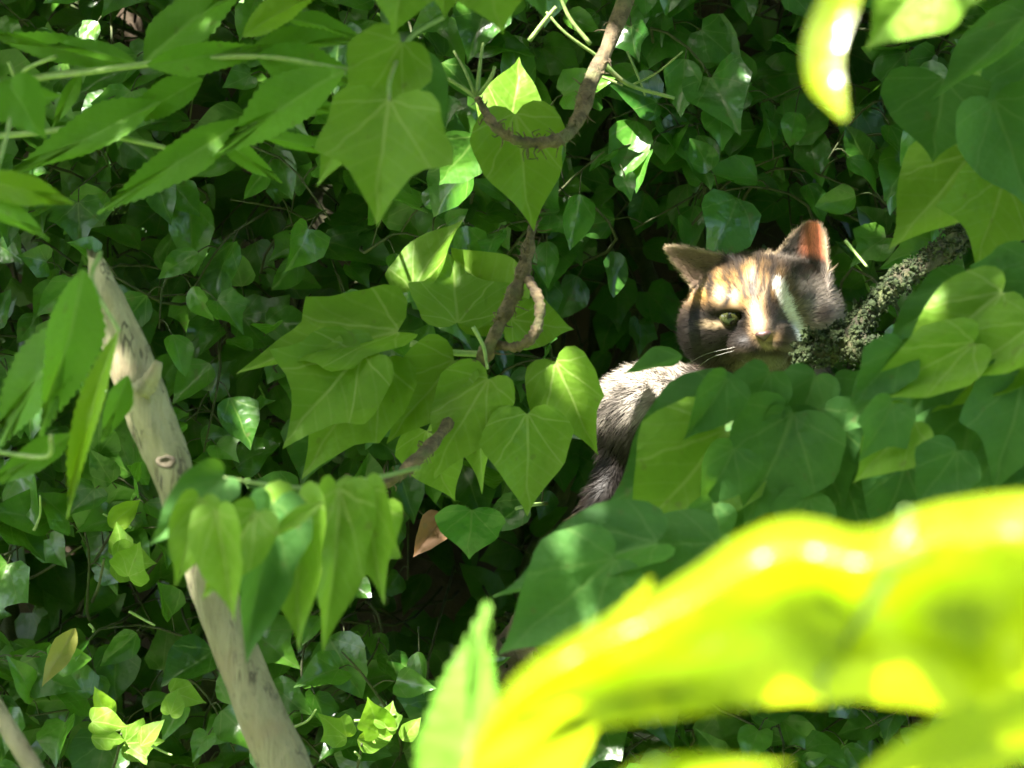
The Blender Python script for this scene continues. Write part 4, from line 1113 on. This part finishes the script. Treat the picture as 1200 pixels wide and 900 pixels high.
def cat():
    e = empty('cat', HEAD + Vector((-.02, .06, -.175)), 'tortoiseshell cat with ginger brow peering out of the ivy, ears apart', 'cat')
    h = .165
    org = np.array([-14.2, -6.4, -18.6], np.float32)
    dims = (int(22.5 / h), int(32 / h), int(26 / h))
    gx, gy, gz = np.meshgrid(*[(org[i] + h * np.arange(dims[i])).astype(np.float32) for i in range(3)], indexing='ij')
    V, Q = surface_nets(cat_sdf(gx, gy, gz), org, h)
    # relax the net a little
    for _ in range(2):
        acc = np.zeros_like(V); cnt = np.zeros(len(V))
        for a, b in ((0, 1), (1, 2), (2, 3), (3, 0)):
            np.add.at(acc, Q[:, a], V[Q[:, b]]); np.add.at(cnt, Q[:, a], 1)
            np.add.at(acc, Q[:, b], V[Q[:, a]]); np.add.at(cnt, Q[:, b], 1)
        V = V * .55 + .45 * acc / np.maximum(cnt, 1)[:, None]
    fn = np.cross(V[Q[:, 2]] - V[Q[:, 0]], V[Q[:, 3]] - V[Q[:, 1]])
    N = np.zeros_like(V)
    for k in range(4): np.add.at(N, Q[:, k], fn)
    N /= np.maximum(np.linalg.norm(N, axis=1), 1e-9)[:, None]
    n1 = fbm(V, .55); n2 = fbm(V, 1.3, 5)
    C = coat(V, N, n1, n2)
    # materials
    T = NT('cat_skin'); at = T.n('ShaderNodeAttribute'); at.attribute_name = 'coat'
    bs = T.n('ShaderNodeBsdfPrincipled'); bs.inputs['Roughness'].default_value = .75; bs.inputs['Specular IOR Level'].default_value = .2
    T.l(at.outputs['Color'], bs.inputs['Base Color'])
    tr = T.n('ShaderNodeBsdfTranslucent'); T.l(at.outputs['Color'], tr.inputs[0])
    mx = T.n('ShaderNodeMixShader'); mx.inputs[0].default_value = .3
    T.l(bs.outputs[0], mx.inputs[1]); T.l(tr.outputs[0], mx.inputs[2]); T.l(mx.outputs[0], T.out.inputs[0])
    F = NT('cat_fur'); at = F.n('ShaderNodeAttribute'); at.attribute_name = 'coat'
    bs = F.n('ShaderNodeBsdfPrincipled'); bs.inputs['Roughness'].default_value = .5; bs.inputs['Specular IOR Level'].default_value = .2
    bs.inputs['Sheen Weight'].default_value = .0
    F.l(at.outputs['Color'], bs.inputs['Base Color']); F.l(bs.outputs[0], F.out.inputs[0])
    W = np.array(HEAD) + V * .01
    rgba = np.concatenate([C, np.ones((len(C), 1))], 1)
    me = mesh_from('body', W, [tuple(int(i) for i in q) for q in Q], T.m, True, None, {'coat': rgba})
    body = link_mesh('body', me, e)
    # fur strands
    rg = np.random.default_rng(4)
    area = np.linalg.norm(fn, axis=1) / 2
    qc = V[Q].mean(1)
    wgt = area * np.where(qc[:, 1] < 2.0, 2.6, 1.0) * np.where(qc[:, 1] > 14, .2, 1.0)
    n = 125000
    pick = rg.choice(len(Q), n, p=wgt / wgt.sum())
    bw = rg.random((n, 2)); u_, v_ = bw[:, :1], bw[:, 1:]
    q = Q[pick]
    mixq = lambda A: (A[q[:, 0]] * (1 - u_) + A[q[:, 1]] * u_) * (1 - v_) + (A[q[:, 3]] * (1 - u_) + A[q[:, 2]] * u_) * v_
    p = mixq(V); nn = mixq(N); nn /= np.linalg.norm(nn, axis=1)[:, None]; cc = mixq(C)
    nose = HROT @ np.array([0, -4.9, -.9])
    head = (p[:, 1] < 3.5) & (p[:, 2] > -4.6)
    flow = np.where(head[:, None], p - nose, np.array([-.5, .3, -1.0])[None])
    flow = flow - nn * (flow * nn).sum(1)[:, None]; flow /= np.maximum(np.linalg.norm(flow, axis=1), 1e-6)[:, None]
    lp = p @ HROT
    dn = np.linalg.norm(p - nose, axis=1)
    ln = np.where(head, np.clip(.10 + .085 * dn, .12, .70), .9)
    ear = np.zeros(n, bool)
    for base, tip, fd, w0, bow in EAR:
        bb = np.array(base); u = np.array(tip) - bb; Ln = np.linalg.norm(u); u /= Ln
        ear |= ((p - bb) @ u > .5) & (np.linalg.norm((p - bb) - ((p - bb) @ u)[:, None] * u, axis=1) < 2.3)
    ln[ear] = .28
    ed = np.linalg.norm(lp - np.array([-1.85, -2.9, .42]), axis=1)
    keep = (ed > 1.0) & ~((np.abs(lp[:, 0]) < .5) & (lp[:, 1] < -4.55) & (lp[:, 2] < -.6) & (lp[:, 2] > -1.2))
    ln *= rg.uniform(.6, 1.25, n)
    lift = np.where(head, .38, .62)[:, None]
    dr = flow * (1 - lift * .4) + nn * lift + rg.normal(0, .20, (n, 3)); dr /= np.linalg.norm(dr, axis=1)[:, None]
    sd = np.cross(dr, nn + rg.normal(0, .5, (n, 3))); sd /= np.maximum(np.linalg.norm(sd, axis=1), 1e-6)[:, None]
    wd = np.where(head, .013, .017)[:, None] * rg.uniform(.7, 1.3, (n, 1))
    mid = p + dr * ln[:, None] * .5; end = p + (dr * .9 + flow * .25) * ln[:, None]
    cc = cc * rg.uniform(.65, 1.4, (n, 1)); 
    A = np.stack([p - sd * wd, p + sd * wd, mid - sd * wd * .8, mid + sd * wd * .8, end], 1)[keep]
    m = len(A)
    vv = (np.array(HEAD) + A.reshape(-1, 3) * .01)
    b0 = np.arange(m) * 5
    faces = np.concatenate([np.stack([b0, b0 + 1, b0 + 3], 1), np.stack([b0, b0 + 3, b0 + 2], 1), np.stack([b0 + 2, b0 + 3, b0 + 4], 1)])
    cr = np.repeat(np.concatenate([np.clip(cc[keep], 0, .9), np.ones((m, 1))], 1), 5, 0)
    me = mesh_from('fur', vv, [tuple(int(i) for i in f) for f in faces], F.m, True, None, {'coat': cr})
    me.normals_split_custom_set_from_vertices([tuple(x) for x in np.repeat(nn[keep], 5, 0)])
    fo = link_mesh('fur', me, body); fo['kind'] = 'stuff'
    # eye
    T = NT('cat_eye'); tc = T.n('ShaderNodeTexCoord'); sp = T.n('ShaderNodeSeparateXYZ'); T.l(tc.outputs['Object'], sp.inputs[0])
    ax_, az_ = T.m_('ABSOLUTE', sp.outputs[0]), sp.outputs[2]
    rr = T.m_('SQRT', T.m_('ADD', T.m_('MULTIPLY', ax_, ax_), T.m_('MULTIPLY', az_, az_)))
    slit = T.m_('ADD', T.m_('MULTIPLY', ax_, 2.4), T.m_('MULTIPLY', T.m_('ABSOLUTE', az_), .5))
    iris = T.mix(T.ramp(rr, .2, .8), (.022, .024, .007), (.042, .042, .013))
    iris = T.mix(T.m_('SUBTRACT', 1.0, T.ramp(slit, .42, .52)), iris, (.004, .004, .003))
    iris = T.mix(T.ramp(rr, .80, .88), iris, (.02, .015, .01))
    bs = T.n('ShaderNodeBsdfPrincipled'); bs.inputs['Roughness'].default_value = .08; T.l(iris, bs.inputs['Base Color'])
    bs.inputs['Coat Weight'].default_value = .6; T.l(bs.outputs[0], T.out.inputs[0])
    ev = []; ef = []
    for i in range(13):
        th = math.pi * i / 12
        for j in range(24):
            ph = 2 * math.pi * j / 24
            ev.append((math.sin(th) * math.cos(ph), -math.cos(th), math.sin(th) * math.sin(ph)))
    for i in range(12):
        for j in range(24): ef.append((i * 24 + j, i * 24 + (j + 1) % 24, (i + 1) * 24 + (j + 1) % 24, (i + 1) * 24 + j))
    c_ = HROT @ np.array([-1.82, -2.40, .20])
    R4 = Matrix([list(map(float, r)) for r in HROT]).to_4x4()
    Mx = Matrix.Translation(HEAD + Vector([float(x) for x in c_]) * .01) @ R4 @ Matrix.Rotation(math.radians(-8), 4, 'Z') @ Matrix.Diagonal((.0086, .0086, .0070, 1))
    link_mesh('eye', mesh_from('eye', ev, ef, T.m), e, Mx)
    # nose leather and whiskers
    T = NT('nose_leather'); bs = T.n('ShaderNodeBsdfPrincipled'); bs.inputs['Base Color'].default_value = (.05, .025, .022, 1); bs.inputs['Roughness'].default_value = .4; T.l(bs.outputs[0], T.out.inputs[0])
    nv = []; nf = []
    prof = [(.52, .22), (.60, .05), (.42, -.18), (.16, -.42), (.05, -.5)]
    ring = [(x, z) for x, z in prof] + [(-x, z) for x, z in prof[::-1]] + [(-.3, .3), (.3, .3)]
    for f, dy in ((1, .15), (.95, -.08), (.6, -.22), (.05, -.26)):
        for x, z in ring: nv.append((x * f, dy, z * f - .03))
    k = len(ring)
    for i in range(3):
        for j in range(k): nf.append((i * k + j, i * k + (j + 1) % k, (i + 1) * k + (j + 1) % k, (i + 1) * k + j))
    c_ = HROT @ np.array([0, -4.78, -.85])
    link_mesh('nose', mesh_from('nose', nv, nf, T.m), e, Matrix.Translation(HEAD + Vector([float(x) for x in c_]) * .01) @ R4 @ Matrix.Diagonal((.0088, .01, .0088, 1)))
    T = NT('whisker'); bs = T.n('ShaderNodeBsdfPrincipled'); bs.inputs['Base Color'].default_value = (.7, .68, .62, 1); bs.inputs['Roughness'].default_value = .4; T.l(bs.outputs[0], T.out.inputs[0])
    rn = random.Random(3)
    for s in (-1, 1):
        for i in range(2):
            a = np.array([s * 1.3, -4.3, -1.45 - .18 * i]); b = np.array([s * 3.6, -4.6, -1.5 - .5 * i + rn.uniform(-.2, .2)]); d_ = np.array([s * rn.uniform(4.4, 5.4), -3.2, -2.2 - .75 * i + rn.uniform(-.4, .4)])
            mb = MB(); mb.tube([HEAD + Vector([float(x) for x in HROT @ q]) * .01 for q in (a, b, d_)], [.00006, .00005, .00003], 4, n=10)
            mb.build('whisker', T.m, e)
cat()
#==END
